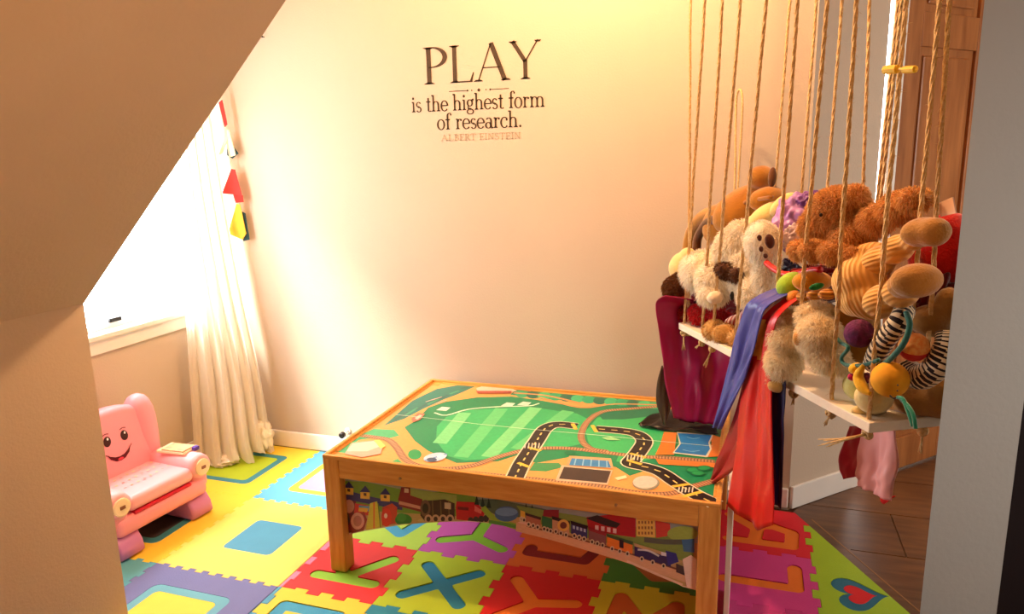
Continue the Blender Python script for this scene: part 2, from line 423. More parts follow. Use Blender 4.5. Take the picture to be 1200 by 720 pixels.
# ------------------------------------------------------------------ foam play tiles
def contour(f, x0, x1, y0, y1, n=56):
    """closed outlines where f(x,y)=0 (negative inside)"""
    xs = np.linspace(x0, x1, n); ys = np.linspace(y0, y1, n); G = np.array([[f(x, y) for x in xs] for y in ys])
    adj = {}; pos = {}
    def ed(i, j, h):
        k = (i, j, h)
        if k not in pos:
            a = G[j, i]; b = G[j, i + 1] if h == 0 else G[j + 1, i]; t = a / (a - b)
            pos[k] = (xs[i] + (xs[1] - xs[0]) * t, ys[j]) if h == 0 else (xs[i], ys[j] + (ys[1] - ys[0]) * t)
        return k
    for j in range(n - 1):
        for i in range(n - 1):
            c = [G[j, i] < 0, G[j, i + 1] < 0, G[j + 1, i + 1] < 0, G[j + 1, i] < 0]; E_ = []
            if c[0] != c[1]: E_.append(ed(i, j, 0))
            if c[1] != c[2]: E_.append(ed(i + 1, j, 1))
            if c[2] != c[3]: E_.append(ed(i, j + 1, 0))
            if c[3] != c[0]: E_.append(ed(i, j, 1))
            for q in range(0, len(E_) - 1, 2): adj.setdefault(E_[q], []).append(E_[q + 1]); adj.setdefault(E_[q + 1], []).append(E_[q])
    loops = []; seen = set()
    for s in list(adj):
        if s in seen: continue
        L = []; cur = s; prev = None
        while cur is not None and cur not in seen:
            seen.add(cur); L.append(pos[cur]); nx = [q for q in adj[cur] if q != prev and q not in seen]; prev = cur; cur = nx[0] if nx else None
        if len(L) > 5: loops.append(L)
    def area(L): return .5 * sum(L[i][0] * L[(i + 1) % len(L)][1] - L[(i + 1) % len(L)][0] * L[i][1] for i in range(len(L)))
    loops = [L if area(L) > 0 else L[::-1] for L in loops]; loops.sort(key=lambda L: -abs(area(L))); return loops
def strokes(segs, r):
    def f(x, y):
        d = 9
        for (ax, ay), (bx_, by) in segs:
            vx, vy = bx_ - ax, by - ay; L = vx * vx + vy * vy
            t = max(0, min(1, ((x - ax) * vx + (y - ay) * vy) / L)) if L > 0 else 0
            d = min(d, math.hypot(x - ax - vx * t, y - ay - vy * t))
        return d - r
    return contour(f, -.5, .5, -.5, .5)
def rrect(hx, hy, r, n=5):
    o = []
    for cxx, cyy, a0 in ((hx - r, hy - r, 0), (-hx + r, hy - r, 90), (-hx + r, -hy + r, 180), (hx - r, -hy + r, 270)):
        for k in range(n + 1):
            a = math.radians(a0 + 90 * k / n); o.append((cxx + r * math.cos(a), cyy + r * math.sin(a)))
    return o
def inset(poly, d):
    n = len(poly); o = []
    for i in range(n):
        p0, p1, p2 = (Vector(poly[j % n]).to_2d() for j in (i - 1, i, i + 1))
        a = (p1 - p0).normalized(); b = (p2 - p1).normalized(); na = Vector((-a.y, a.x)); nb = Vector((-b.y, b.x))
        m = na + nb; L = m.length_squared
        m = m * (2 / L) if L > .3 else na
        o.append((p1.x + m.x * d, p1.y + m.y * d))
    return o
def seam(a0, a1, n, amp):
    """zig-zag of interlocking teeth between a0 and a1: list of (along, across)"""
    L = (a1 - a0) / n; o = [(a0, 0)]
    for i in range(n):
        v = 0 if i in (0, n - 1) else (amp if i % 2 else -amp)
        o += [(a0 + L * i, v), (a0 + L * (i + 1), v)]
    o.append((a1, 0)); return o
TH = .012
def foam_piece(name, outer, holes, z0, z1, m, parent, lip=.0014):
    out = []; V, Fc = [], []
    outer = clean(outer, 2e-5); top_o = inset(outer, lip)
    N = len(outer); V += [(p[0], p[1], z0) for p in outer] + [(p[0], p[1], z1 - lip) for p in outer] + [(p[0], p[1], z1) for p in top_o]
    for r in (0, N):
        for i in range(N): j = (i + 1) % N; Fc.append((r + i, r + j, r + N + j, r + N + i))
    loops = [[Vector((p[0], p[1], 0)) for p in top_o]]; idx = [2 * N + i for i in range(N)]
    for h in holes:
        h = clean(h, 2e-5)[::-1]; b = len(V); H = len(h); loops.append([Vector((p[0], p[1], 0)) for p in h])
        V += [(p[0], p[1], z1) for p in h] + [(p[0], p[1], z0) for p in h]; idx += list(range(b, b + H))
        for i in range(H): j = (i + 1) % H; Fc.append((b + H + i, b + H + j, b + j, b + i))
    flat = [p for l in loops for p in l]
    for t in geometry.tessellate_polygon(loops):
        a, b_, c = (flat[i] for i in t); cr = (b_ - a).cross(c - a).z
        if abs(cr) < 1e-12: continue
        t = t if cr > 0 else t[::-1]; Fc.append(tuple(idx[i] for i in t))
    return obj(name, V, Fc, m, parent)
CLIPL = (C0 + EN * .001, EN)
def tile(label, x0, x1, y0, y1, color, pieces=(), edges=('j', 'j', 'j', 'j'), n=7, amp=.0105, cut=False, group=None, name='foam_tile', nn=None):
    nb, nr, nt_, nl = nn or (n, n, n, n)
    def side(kind, a0, a1, nseg): return seam(a0, a1, nseg, amp) if kind == 'j' else [(a0, 0), (a1, 0)]
    poly = [(a, y0 + v) for a, v in side(edges[0], x0, x1, nb)] + [(x1 + v, a) for a, v in side(edges[1], y0, y1, nr)]
    poly += [(a, y1 + v) for a, v in side(edges[2], x0, x1, nt_)][::-1] + [(x0 + v, a) for a, v in side(edges[3], y0, y1, nl)][::-1]
    poly = clean(poly)
    if cut: poly = clean(clip(poly, CLIPL[0], CLIPL[1], -1), 2e-4)
    mx, my, sx, sy = (x0 + x1) / 2, (y0 + y1) / 2, x1 - x0, y1 - y0
    t = thing(name, (mx, my, 0), label, 'play mat', group)
    tr_ = lambda L: [(mx + p[0] * sx, my + p[1] * sy) for p in L]
    holes = []; todo = []
    for pc in pieces:                       # (name, loops, colour, dz)
        nm, loops, c, dz = pc
        L0 = tr_(loops[0]); holes.append(L0)
        todo.append((nm, inset(L0, .0006), [tr_(l) for l in loops[1:]], c, dz))
        for l in loops[1:]: todo.append(('letter_island' if nm == 'letter' else 'inner_square', inset(tr_(l), .0006), [], color if nm == 'letter' else pc[2], 0))
    foam_piece('base', poly, holes, .0008, TH, foam(color), t)
    for nm, o_, hs, c, dz in todo: foam_piece(nm, o_, hs, .0008, TH - dz, foam(c), t, .0008)
    return t
YEL, BLU, VIO, GRN, RED, PUR, ORG, PINK, TEAL, LIME, PALE = (250, 218, 70), (80, 158, 196), (112, 120, 178), (150, 200, 50), (226, 52, 56), (188, 84, 172), (234, 120, 40), (240, 140, 176), (40, 128, 150), (178, 206, 46), (252, 236, 130)
def ring(h, w, r=.05): return [rrect(h, h, r), rrect(h - w, h - w, r * .7)]
def ringed(h, w, cr, cc):
    # ring with an inner square of its own colour
    return [('ring', [rrect(h, h, .06), rrect(h - w, h - w, .045)], cr, .0006)], cc
BX = [-2.44, -1.905, -1.41]; BY = [1.24, 1.757, 2.267, 2.764]
def big(label, i, j, color, rc=None, cc=None, h=.3, w=.06):
    e = ('j' if j > 0 else 's', 's' if i == 1 else 'j', 'j' if j < 2 else 's', 'j' if i == 1 else 's')
    t = tile(label, BX[i], BX[i + 1], BY[j], BY[j + 1], color, [], e, 18, .007)
    return t
# ring tiles need three colours: base, ring, centre
def big3(label, i, j, color, rc, cc, h=.31, w=.065):
    e = ('j' if j > 0 else 's', 's' if i == 1 else 'j', 'j' if j < 2 else 's', 'j' if i == 1 else 's')
    x0, x1, y0, y1 = BX[i], BX[i + 1], BY[j], BY[j + 1]; mx, my, sx, sy = (x0 + x1) / 2, (y0 + y1) / 2, x1 - x0, y1 - y0
    def side(kind, a0, a1): return seam(a0, a1, 18, .007) if kind == 'j' else [(a0, 0), (a1, 0)]
    poly = [(a, y0 + v) for a, v in side(e[0], x0, x1)] + [(x1 + v, a) for a, v in side(e[1], y0, y1)]
    poly += [(a, y1 + v) for a, v in side(e[2], x0, x1)][::-1] + [(x0 + v, a) for a, v in side(e[3], y0, y1)][::-1]
    t = thing('foam_tile', (mx, my, 0), label, 'play mat', 'large foam mat tiles')
    T_ = lambda L: [(mx + p[0] * sx, my + p[1] * sy) for p in L]
    o_ = T_(rrect(h, h, .06)); i_ = T_(rrect(h - w, h - w, .04))
    foam_piece('base', clean(poly), [o_], .0008, TH, foam(color), t)
    if w: foam_piece('ring', inset(o_, .0006), [i_], .0008, TH - .0006, foam(rc), t, .0006)
    foam_piece('inner_square', inset(i_, .0006), [], .0008, TH - .0003, foam(cc), t, .0008)
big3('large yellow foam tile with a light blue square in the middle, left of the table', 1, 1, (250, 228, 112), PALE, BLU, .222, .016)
big3('large blue foam tile with a yellow ring and lavender centre behind the table leg', 1, 2, (96, 178, 214), YEL, (150, 152, 206))
big3('large yellow foam tile with a teal ring and green centre under the curtain', 0, 2, YEL, (64, 142, 160), LIME)
big3('large yellow foam tile with a teal ring under the pink chair', 0, 1, YEL, (64, 142, 160), (60, 62, 70))
big3('large violet foam tile with a light blue ring and yellow centre at the bottom', 1, 0, VIO, (104, 178, 200), YEL)
big3('large light blue foam tile mostly hidden by the low wall', 0, 0, (96, 178, 200), VIO, YEL)
SX = [-1.395 + .327 * k for k in range(6)]; SY = [1.105 + .327 * k for k in range(6)]
Ls = {
 'K': [((-.3, -.2), (.34, -.2)), ((.0, -.17), (.32, .26)), ((0, -.17), (-.32, .26))],
 'X': [((-.29, -.27), (.29, .27)), ((-.27, .27), (.29, -.27))],
 'Y': [((-.34, -.22), (0, -.06)), ((.36, -.22), (0, -.06)), ((0, -.06), (0, .33))],
 'V': [((-.34, .1), (.16, -.24)), ((.16, -.24), (.32, .26))],
 'J': [((-.34, -.2), (.26, -.2)), ((.26, -.2), (.33, .02)), ((-.34, -.2), (-.34, -.1))],
 'y': [((-.3, .28), (-.04, -.04)), ((.34, .06), (-.04, -.04)), ((-.04, -.04), (-.3, -.34))],
 'M': [((-.3, -.3), (-.26, .3)), ((-.26, .3), (0, -.08)), ((0, -.08), (.26, .3)), ((.26, .3), (.3, -.3))],
 'C': [((.28, .22), (0, .3)), ((0, .3), (-.26, 0)), ((-.26, 0), (0, -.3)), ((0, -.3), (.28, -.22))],
 'R': [((-.32, -.3), (.32, -.3)), ((-.06, -.3), (-.02, .06)), ((.32, -.3), (.34, .0)), ((.34, 0), (.14, .1)), ((.14, .1), (-.02, .06)), ((-.04, .0), (-.32, .26))],
 'L': [((-.34, -.1), (.33, -.1)), ((.33, -.1), (.33, .26))],
 'T': [((-.3, .2), (.3, .2)), ((0, .2), (0, -.32))],
 'E': [((-.3, .25), (-.3, -.25)), ((-.3, .25), (.28, .25)), ((-.3, 0), (.2, 0)), ((-.3, -.25), (.28, -.25))]}
CACHE = {k: strokes(v, .072) for k, v in Ls.items()}
def small(label, i, j, color, letter, lc, cut=False, dz=.0035):
    e = ['j'] * 4
    if j == 0: e[0] = 's'
    if j == 4: e[2] = 's'
    tile(label, SX[i], SX[i + 1], SY[j], SY[j + 1], color, [('letter', CACHE[letter], lc, dz)] if letter else [], e, 7, .0105, cut, 'small foam letter tiles')
small('red foam tile with a green letter K around the near left table leg', 0, 2, RED, 'K', (150, 208, 60))
small('green foam tile with a blue letter X under the near side of the table', 1, 2, LIME, 'X', (30, 128, 160))
small('red foam tile with an orange three-armed letter under the near side of the table', 2, 2, (214, 34, 34), 'y', ORG)
small('yellow-olive foam tile with an orange-brown letter beside the near right leg', 3, 2, (206, 178, 40), 'M', (206, 96, 40))
small('light green foam tile with a blue angular letter under the left end of the table', 0, 3, (174, 216, 80), 'V', (62, 160, 200))
small('purple foam tile with a green letter Y under the table', 1, 3, PUR, 'Y', (128, 190, 50))
small('orange foam tile with a dark red letter J under the table', 2, 3, (214, 100, 40), 'J', (130, 30, 30))
small('dark green foam tile with a brown curved letter under the right end of the table', 3, 3, (70, 120, 40), 'C', (170, 90, 40))
small('yellow foam tile with a blue letter E at the bottom edge of the picture', 0, 1, (236, 214, 70), 'E', (62, 160, 200))
small('teal blue foam tile at the bottom edge in front of the X tile', 1, 1, (40, 136, 160), 'T', YEL)
small('orange foam tile at the bottom edge in front of the table', 2, 1, ORG, 'C', PUR)
small('purple foam tile at the bottom edge by the near right table leg', 3, 1, PUR, 'V', LIME)
small('red foam tile with an orange letter R below the hanging red cape', 4, 4, (214, 34, 50), 'R', ORG, cut=True)
small('purple-pink foam tile with an orange letter L right of the table', 4, 3, (206, 62, 140), 'L', ORG)
small('magenta foam tile with an orange letter T right of the near table leg', 4, 2, (196, 60, 130), 'T', ORG)
for k in range(4):
    small(('green foam tile at the back wall behind the left table panel', 'yellow foam tile at the back wall under the table', 'blue foam tile at the back wall under the table', 'pink foam tile at the back wall behind the right table leg')[k], k, 4, ((150, 200, 50), YEL, (62, 150, 200), PINK)[k], 'XKLV'[k], (RED, PUR, ORG, BLU)[k])
# straight edging strips between the big and the small tiles
for j, (c, nm) in enumerate(((BLU, 'yellow letter tile'), (PINK, 'red K tile'), (GRN, 'light green letter tile'), (YEL, 'tile at the back wall'))):
    y0, y1 = SY[j + 1], SY[j + 2]
    poly = [(SX[0] - .0135, y0), ] + [(SX[0] + v, a) for a, v in seam(y0, y1, 7, .0105)] + [(SX[0] - .0135, y1)]
    t = thing('foam_edging', (SX[0] - .008, (y0 + y1) / 2, 0), ['light blue', 'pink', 'green', 'yellow'][j] + ' toothed foam edging strip along the ' + nm, 'play mat', 'foam edging strips')
    foam_piece('base', clean(poly), [], .0008, TH, foam(c), t)
# heart tile and its plain neighbour, cut along the threshold
def heart_f(x, y):
    x *= 1.0; return
def heart(s, n=40, rot=0):
    o = []
    for k in range(n):
        t = 2 * PI * k / n; x = 16 * math.sin(t) ** 3; y = 13 * math.cos(t) - 5 * math.cos(2 * t) - 2 * math.cos(3 * t) - math.cos(4 * t)
        x, y = x * s / 16, y * s / 16; o.append((x * math.cos(rot) - y * math.sin(rot), x * math.sin(rot) + y * math.cos(rot)))
    return o[::-1]
def heart_tile():
    x0, x1 = SX[5], SX[5] + .36; ymin, ymax = SY[2], SY[5]
    poly = [(x0, ymin), (x1, ymin), (x1, ymax)] + [(x0, ymax)]
    left = []
    for j in (4, 3, 2): left += [(x0 + v, a) for a, v in seam(SY[j], SY[j + 1], 7, .0105)][::-1]
    poly = clean([(x0, ymin), (x1, ymin), (x1, ymax)] + left)
    poly = clean(clip(poly, CLIPL[0], CLIPL[1], -1), 2e-4)
    t = thing('foam_tile', (x0 + .1, 2.24, 0), 'yellow-green foam mat piece with a blue and red heart, cut along the hall floor', 'play mat')
    c = (.362, 2.237); ro = math.radians(100)
    H1 = [(c[0] + p[0], c[1] + p[1]) for p in heart(.088, rot=ro)]; H2 = [(c[0] + p[0] + .004, c[1] + p[1]) for p in heart(.05, rot=ro)]
    foam_piece('base', poly, [H1], .0008, TH, foam((158, 196, 40)), t)
    foam_piece('heart_border', inset(H1, .0006), [H2], .0008, TH - .001, foam((34, 108, 136)), t, .0008)
    foam_piece('heart', inset(H2, .0006), [], .0008, TH - .0005, foam((216, 30, 40)), t, .0008)
heart_tile()

# ------------------------------------------------------------------ play table
TX0, TX1, TY0, TY1, TZ = -1.295, -.046, 1.888, 2.742, .419
tb = thing('train_table', ((TX0 + TX1) / 2, (TY0 + TY1) / 2, TH), 'low pine play table with a printed railway landscape top', 'table')
lw = .058
for x0 in (TX0, TX1 - lw):
    for y0 in (TY0, TY1 - lw):
        sb = box('leg', (x0 + lw / 2, y0 + lw / 2, (TH + .0005 + TZ - .002) / 2), (lw, lw, TZ - .002 - TH - .0005), M['leg'], tb, .004)
AH = .068
for nm, c, s in (('apron', ((TX0 + TX1) / 2, TY0 + .013, TZ - AH / 2), (TX1 - TX0 - 2 * lw, .022, AH)), ('apron', ((TX0 + TX1) / 2, TY1 - .013, TZ - AH / 2), (TX1 - TX0 - 2 * lw, .022, AH)),
                 ('apron', (TX0 + .013, (TY0 + TY1) / 2, TZ - AH / 2), (.022, TY1 - TY0 - 2 * lw, AH)), ('apron', (TX1 - .013, (TY0 + TY1) / 2, TZ - AH / 2), (.022, TY1 - TY0 - 2 * lw, AH))):
    box(nm, c, s, M['table'], tb, .003)
# raised rim round the board
rw = .014
for c, s in (((( TX0 + TX1) / 2, TY0 + rw / 2, TZ + .002), (TX1 - TX0, rw, .014)), (((TX0 + TX1) / 2, TY1 - rw / 2, TZ + .002), (TX1 - TX0, rw, .014)),
             ((TX0 + rw / 2, (TY0 + TY1) / 2, TZ + .002), (rw, TY1 - TY0 - 2 * rw, .014)), ((TX1 - rw / 2, (TY0 + TY1) / 2, TZ + .002), (rw, TY1 - TY0 - 2 * rw, .014))):
    box('rim', c, s, M['table'], tb, .003)
ZB = TZ - .003
pb = box('playboard', ((TX0 + TX1) / 2, (TY0 + TY1) / 2, ZB - .006), (TX1 - TX0 - 2 * rw, TY1 - TY0 - 2 * rw, .012), M['table'], tb)
IX0, IX1, IY0, IY1 = TX0 + rw, TX1 - rw, TY0 + rw, TY1 - rw
def tmap(px, py):
    p = on_z(px, py, ZB); p.x = min(max(p.x, IX0), IX1); p.y = min(max(p.y, IY0), IY1); return p
T = Print(tmap, (0, 0, 1), .000022)
OR_, G1, G2, G3 = (236, 168, 92), (28, 140, 92), (54, 184, 112), (120, 214, 140)
T.raw([(IX0, IY0, ZB), (IX1, IY0, ZB), (IX1, IY1, ZB), (IX0, IY1, ZB)], OR_)
T.poly([(450, 499), (483, 470), (512, 456), (540, 451), (559, 452), (535, 463), (521, 468), (495, 480), (474, 491)], (44, 124, 108))
for k in range(7): T.ribbon([(462 + k * 13, 493 - k * 6.2), (478 + k * 12, 483 - k * 5)], .012, (70, 160, 120) if k % 2 else (52, 104, 100), 1)
T.poly([(396, 530), (417, 512), (438, 503), (462, 504), (468, 511), (452, 515), (440, 513), (420, 516), (404, 532)], (70, 180, 120))
T.poly([(384, 536), (392, 529), (402, 531), (396, 539), (386, 540)], (70, 180, 120))
# big meadow
T.poly([(474, 501), (486, 494), (502, 478), (523, 471), (559, 466), (600, 465), (630, 469), (680, 478), (715, 474), (772, 478), (846, 500), (850, 545), (846, 585), (812, 573), (795, 571), (762, 550), (738, 558), (722, 548), (668, 536), (640, 541), (628, 543), (606, 534), (584, 541), (535, 543), (502, 529), (486, 517)], G1)
T.poly([(511, 517), (512, 500), (523, 489), (549, 481), (620, 477), (676, 485), (690, 492), (682, 506), (684, 520), (660, 525), (634, 526), (606, 528), (573, 538), (545, 540), (525, 535)], G2)
for a, b in (((520, 497), (560, 480)), ((556, 483), (600, 477)), ((600, 480), (648, 480))):
    pass
for k, (q0, q1) in enumerate((((515, 520), (545, 484)), ((540, 536), (588, 479)), ((572, 536), (628, 478)), ((606, 527), (666, 482)))):
    T.ribbon([q0, q1], .05, G3 if k % 2 == 0 else (96, 204, 128), 1)
T.poly([(690, 520), (686, 506), (700, 490), (730, 484), (771, 482), (800, 500), (780, 512), (770, 536), (740, 545), (722, 541), (726, 532), (700, 529)], (58, 186, 110))
T.poly([(700, 484), (771, 479), (774, 487), (730, 492), (706, 492)], (30, 120, 90))
T.ribbon([(509, 484), (523, 487), (549, 480), (585, 477), (620, 476), (632, 473)], .009, (214, 240, 210))
for x, y in ((520, 479), (596, 474), (615, 473)): T.poly([(x - 9, y + 2), (x - 2, y - 2), (x + 8, y - 1), (x + 3, y + 3)], (210, 230, 210))
T.poly([(626, 543), (655, 543), (660, 548), (640, 553), (620, 552)], (60, 150, 90))
T.ell(486, 533, 8, 6, (44, 160, 90)); T.poly([(452, 545), (466, 538), (474, 545), (462, 549)], (60, 170, 100))
# hedge row along the back
T.poly([(598, 463), (606, 456), (690, 461), (772, 467), (772, 477), (700, 472), (640, 468)], (30, 132, 96))
for k in range(13): T.ell(612 + k * 13, 462 + k * 1.15, 8, 4.4, ((40, 170, 120), (24, 112, 92), (60, 190, 130))[k % 3])
T.ribbon([(632, 466), (680, 478), (720, 474), (772, 475)], .012, (222, 150, 90))
T.ribbon([(602, 461), (640, 464), (680, 473)], .014, (226, 150, 90))
# railway lines
def rail(pts, wd=.024):
    T.ribbon(pts, wd, (178, 132, 96)); T.dashes(pts, .0045, (110, 78, 60), .0045, .0055, across=wd * .86)
    T.ribbon(pts, wd * .5, (196, 152, 112)); T.dashes(pts, .0035, (126, 90, 66), .0035, .0065, across=wd * .5)
rail([(424, 511), (440, 513), (455, 516), (465, 525), (474, 538), (489, 546), (521, 550), (554, 546), (578, 538), (606, 530), (634, 526), (666, 526), (695, 529), (727, 533), (758, 536), (785, 537), (835, 541)], .026)
rail([(489, 547), (535, 553), (594, 559), (653, 565), (706, 571), (748, 578), (785, 579), (811, 571), (838, 564)], .026)
rail([(771, 477), (732, 480), (706, 483), (690, 493), (682, 506), (682, 517), (692, 526), (712, 530)], .024)
# black road
road = [(600, 566), (607, 553), (613, 541), (629, 517), (639, 503), (653, 498), (676, 500)]
road2 = [(698, 503), (732, 506), (748, 510), (755, 518), (749, 529), (742, 538), (739, 544), (756, 548), (774, 554), (792, 566), (813, 579), (840, 592)]
for rd in (road, road2):
    T.ribbon(rd, .062, (226, 220, 190), 6); T.ribbon(rd, .053, (40, 34, 34), 6); T.dashes(rd, .005, (244, 214, 120), .022, .022)
for a, b in (((671, 497), (675, 504)), ((694, 499), (699, 507)), ((607, 543), (620, 548)), ((619, 525), (634, 529)), ((738, 532), (757, 537)), ((735, 540), (752, 545)), ((788, 571), (808, 568)), ((800, 583), (822, 577))):
    T.ribbon([a, b], .014, (240, 196, 70), 1)
for (x, y) in ((624, 523), (744, 537), (804, 575)):
    for k in range(5): T.ribbon([(x - 8 + k * 4, y - 3), (x - 9 + k * 4, y + 3)], .004, (230, 220, 200), 1)
# parking place, blue shed, round tank
T.poly([(658, 546), (718, 552), (712, 569), (651, 564)], (214, 190, 160)); T.poly([(661, 548), (716, 553), (711, 567), (655, 562)], (66, 52, 48))
T.poly([(667, 535), (716, 538), (719, 550), (664, 546)], (206, 170, 120)); T.poly([(670, 538), (713, 541), (716, 549), (667, 546)], (58, 136, 196))
for k in range(5): T.ribbon([(675 + k * 9, 538.5 + k * .6), (673 + k * 9.6, 546 + k * .6)], .004, (150, 200, 226), 1)
T.ell(757, 567, 16, 8.5, (150, 150, 130)); T.ell(756, 566, 14.5, 7.4, (226, 204, 190))
T.poly([(720, 561), (733, 558), (735, 561), (724, 564)], (250, 224, 180))
# orange banks and pond
T.poly([(778, 507), (793, 508), (790, 534), (768, 534), (774, 521)], (226, 128, 52)); T.poly([(831, 509), (846, 514), (848, 536), (826, 537), (834, 520)], (226, 128, 52))
T.poly([(768, 538), (838, 541), (838, 549), (772, 545)], (220, 130, 60))
T.poly([(793, 507), (836, 510), (832, 520), (834, 527), (829, 537), (788, 532), (796, 521)], (228, 220, 190)); T.poly([(794, 508.5), (834, 511), (830, 520), (832, 527), (827, 535), (790, 531), (798, 521)], (44, 128, 196))
T.ribbon([(805, 513), (812, 515), (820, 514)], .004, (150, 200, 230)); T.ribbon([(800, 528), (810, 530), (820, 529)], .004, (150, 200, 230))
rail([(770, 537), (800, 539), (838, 542)], .022)
for x, y in ((812, 552), (825, 550), (818, 556)): T.ell(x, y, 9, 3.4, (20, 110, 70)); T.ell(x, y - .5, 7, 2.2, (40, 160, 90))
T.ell(668, 532, 7, 2.4, (24, 120, 80))
# buildings in the left corner and along the back edge
T.poly([(404, 533), (412, 520), (440, 517), (449, 523), (446, 533), (424, 537)], (226, 176, 150)); T.poly([(406, 530), (413, 521), (438, 518), (446, 524), (430, 530)], (250, 214, 190)); T.poly([(438, 517), (445, 516), (452, 524), (446, 527)], (248, 216, 110))
T.poly([(558, 456), (566, 453), (602, 453), (606, 459), (596, 461), (560, 460)], (240, 206, 180)); T.poly([(558, 459), (600, 459), (598, 462), (560, 462)], (176, 84, 66))
T.ribbon([(604, 456), (622, 459)], .016, (220, 120, 80), 1)
T.poly([(482, 492), (490, 485), (498, 486), (492, 493), (484, 496)], (226, 110, 90)); T.poly([(486, 491), (492, 487), (495, 488), (489, 493)], (250, 200, 180))
for x, y in ((505, 470), (512, 468), (517, 472)): T.ribbon([(x - 6, y + 2), (x + 6, y - 2)], .006, (226, 190, 180), 1)
T.ell(510, 537, 14, 5, (190, 214, 236), -10); T.ribbon([(498, 541), (524, 533)], .008, (90, 140, 200), 1); T.ell(506, 540, 6, 2.5, (70, 90, 120)); T.ell(517, 536, 5, 2.4, (250, 250, 250))
T.ribbon([(464, 487), (502, 491), (560, 498), (620, 504), (700, 511), (770, 518), (835, 524)], .003, (226, 240, 214), 1)
T.poly([(705, 514), (716, 513), (728, 517), (712, 517)], (160, 220, 150))
T.build('landscape_print', pb)
for px in (469, 722):
    p = on_y(px, 561 if px < 500 else 592, TY0 + .002); V, Fc = tube([p, p + Vector((0, -.0035, 0))], .0045, 10); obj('screw', V, Fc, plain('screw_metal', (190, 160, 110), metal=.7, rough=.4), tb)

# printed, arched side panels set inside the frame
PY = TY0 + .034
fp = [(390, 629), (408, 627), (430, 622), (470, 615.5), (510, 612), (550, 611.5), (590, 615), (620, 621.5), (660, 632.5), (700, 645), (740, 660), (780, 678), (800, 688), (815, 692), (836, 695)]
arch = [(on_y(x, y, PY).x, on_y(x, y, PY).z) for x, y in fp]
arch[0] = (TX0 + .01, arch[1][1]); arch[-1] = (TX1 - .01, arch[-2][1])
def side_panel(parent, outline, thick, mtx):
    bm = bmesh.new(); prism(bm, outline, 0, thick, mtx); bmesh.ops.recalc_face_normals(bm, faces=bm.faces)
    return from_bm('side_panel', bm, plain('panel_edge', (232, 206, 178), rough=.6), parent)
outl = [(x, z) for x, z in arch] + [(TX1 - .01, TZ - .02), (TX0 + .01, TZ - .02)]
mtx = Matrix.Translation((0, PY + .008, 0)) @ Matrix(((1, 0, 0), (0, 0, -1), (0, 1, 0))).to_4x4()
pf = side_panel(tb, outl, .008, mtx)
mtx2 = Matrix.Translation((0, TY1 - .034, 0)) @ Matrix(((1, 0, 0), (0, 0, -1), (0, 1, 0))).to_4x4()
side_panel(tb, outl, .008, mtx2)
def archz(x):
    for (a, za), (b, zb) in zip(arch, arch[1:]):
        if a <= x <= b: return za + (zb - za) * (x - a) / max(b - a, 1e-6)
    return arch[-1][1]
def pmap(px, py):
    p = on_y(px, py, PY - .0003); p.x = min(max(p.x, TX0 + .012), TX1 - .012); p.z = min(max(p.z, archz(p.x) + .003), TZ - .022); return p
S = Print(pmap, (0, -1, 0), .000022)
A = lambda x, y: (370 + x / 4.237, 550 + y / 4.237)
B = lambda x, y: (580 + x / 4.0, 560 + y / 4.0)
S.poly([(385, 545), (500, 555), (640, 575), (830, 600), (830, 692), (800, 688), (740, 660), (660, 633), (600, 617), (550, 612), (470, 616), (400, 629)], (196, 160, 104))
S.poly([(385, 545), (500, 555), (640, 575), (830, 600), (830, 640), (700, 612), (600, 597), (480, 584), (400, 574)], (158, 162, 150))
S.poly([A(130, 60), A(240, 62), A(420, 100), A(520, 120), A(640, 110), A(800, 140), A(800, 240), A(130, 200)], (120, 160, 60))
S.poly([A(430, 90), A(560, 110), A(700, 130), A(700, 200), A(430, 170)], (160, 176, 90))
S.poly([A(140, 100), A(240, 130), A(430, 170), A(430, 205), A(300, 180), A(140, 150)], (64, 56, 120))
for x, y in ((165, 103), (246, 124), (346, 136)):
    S.poly([A(x - 24, y + 22), A(x - 24, y - 14), A(x + 22, y - 10), A(x + 22, y + 26)], (236, 190, 80)); S.poly([A(x - 28, y - 10), A(x, y - 42), A(x + 26, y - 8)], (56, 50, 110)); S.poly([A(x - 8, y + 8), A(x - 8, y - 6), A(x + 6, y - 4), A(x + 6, y + 10)], (90, 60, 40))
S.poly([A(140, 150), A(200, 160), A(200, 330), A(140, 330)], (120, 40, 50)); S.ell(*A(166, 185), 6, 8, (206, 150, 140)); S.ell(*A(150, 250), 5, 9, (50, 50, 60))
S.poly([A(195, 170), A(260, 180), A(270, 230), A(190, 230)], (206, 60, 50)); S.poly([A(215, 180), A(270, 185), A(275, 210), A(215, 208)], (90, 160, 206)); S.poly([A(215, 190), A(262, 195), A(255, 215), A(212, 210)], (240, 190, 70))
S.poly([A(180, 330), A(175, 240), A(240, 210), A(255, 250), A(240, 320)], (150, 50, 54)); S.ell(*A(208, 258), 8, 10, (226, 170, 160)); S.ell(*A(208, 258), 5, 6.5, (190, 120, 120))
S.poly([A(270, 170), A(305, 160), A(330, 300), A(250, 310)], (214, 206, 70)); S.ribbon([A(290, 165), A(290, 300)], .006, (226, 120, 60), 1); S.ribbon([A(310, 170), A(322, 290)], .004, (110, 130, 50), 1)
S.poly([A(330, 190), A(380, 170), A(405, 190), A(400, 270), A(330, 280)], (206, 70, 50)); S.ell(*A(352, 240), 6, 11, (226, 60, 44)); S.ell(*A(348, 232), 2, 3, (250, 220, 200))
S.ell(*A(436, 252), 10, 7, (54, 140, 50)); S.ell(*A(425, 240), 6, 5, (76, 160, 60)); S.ell(*A(600, 255), 22, 4, (206, 176, 120))
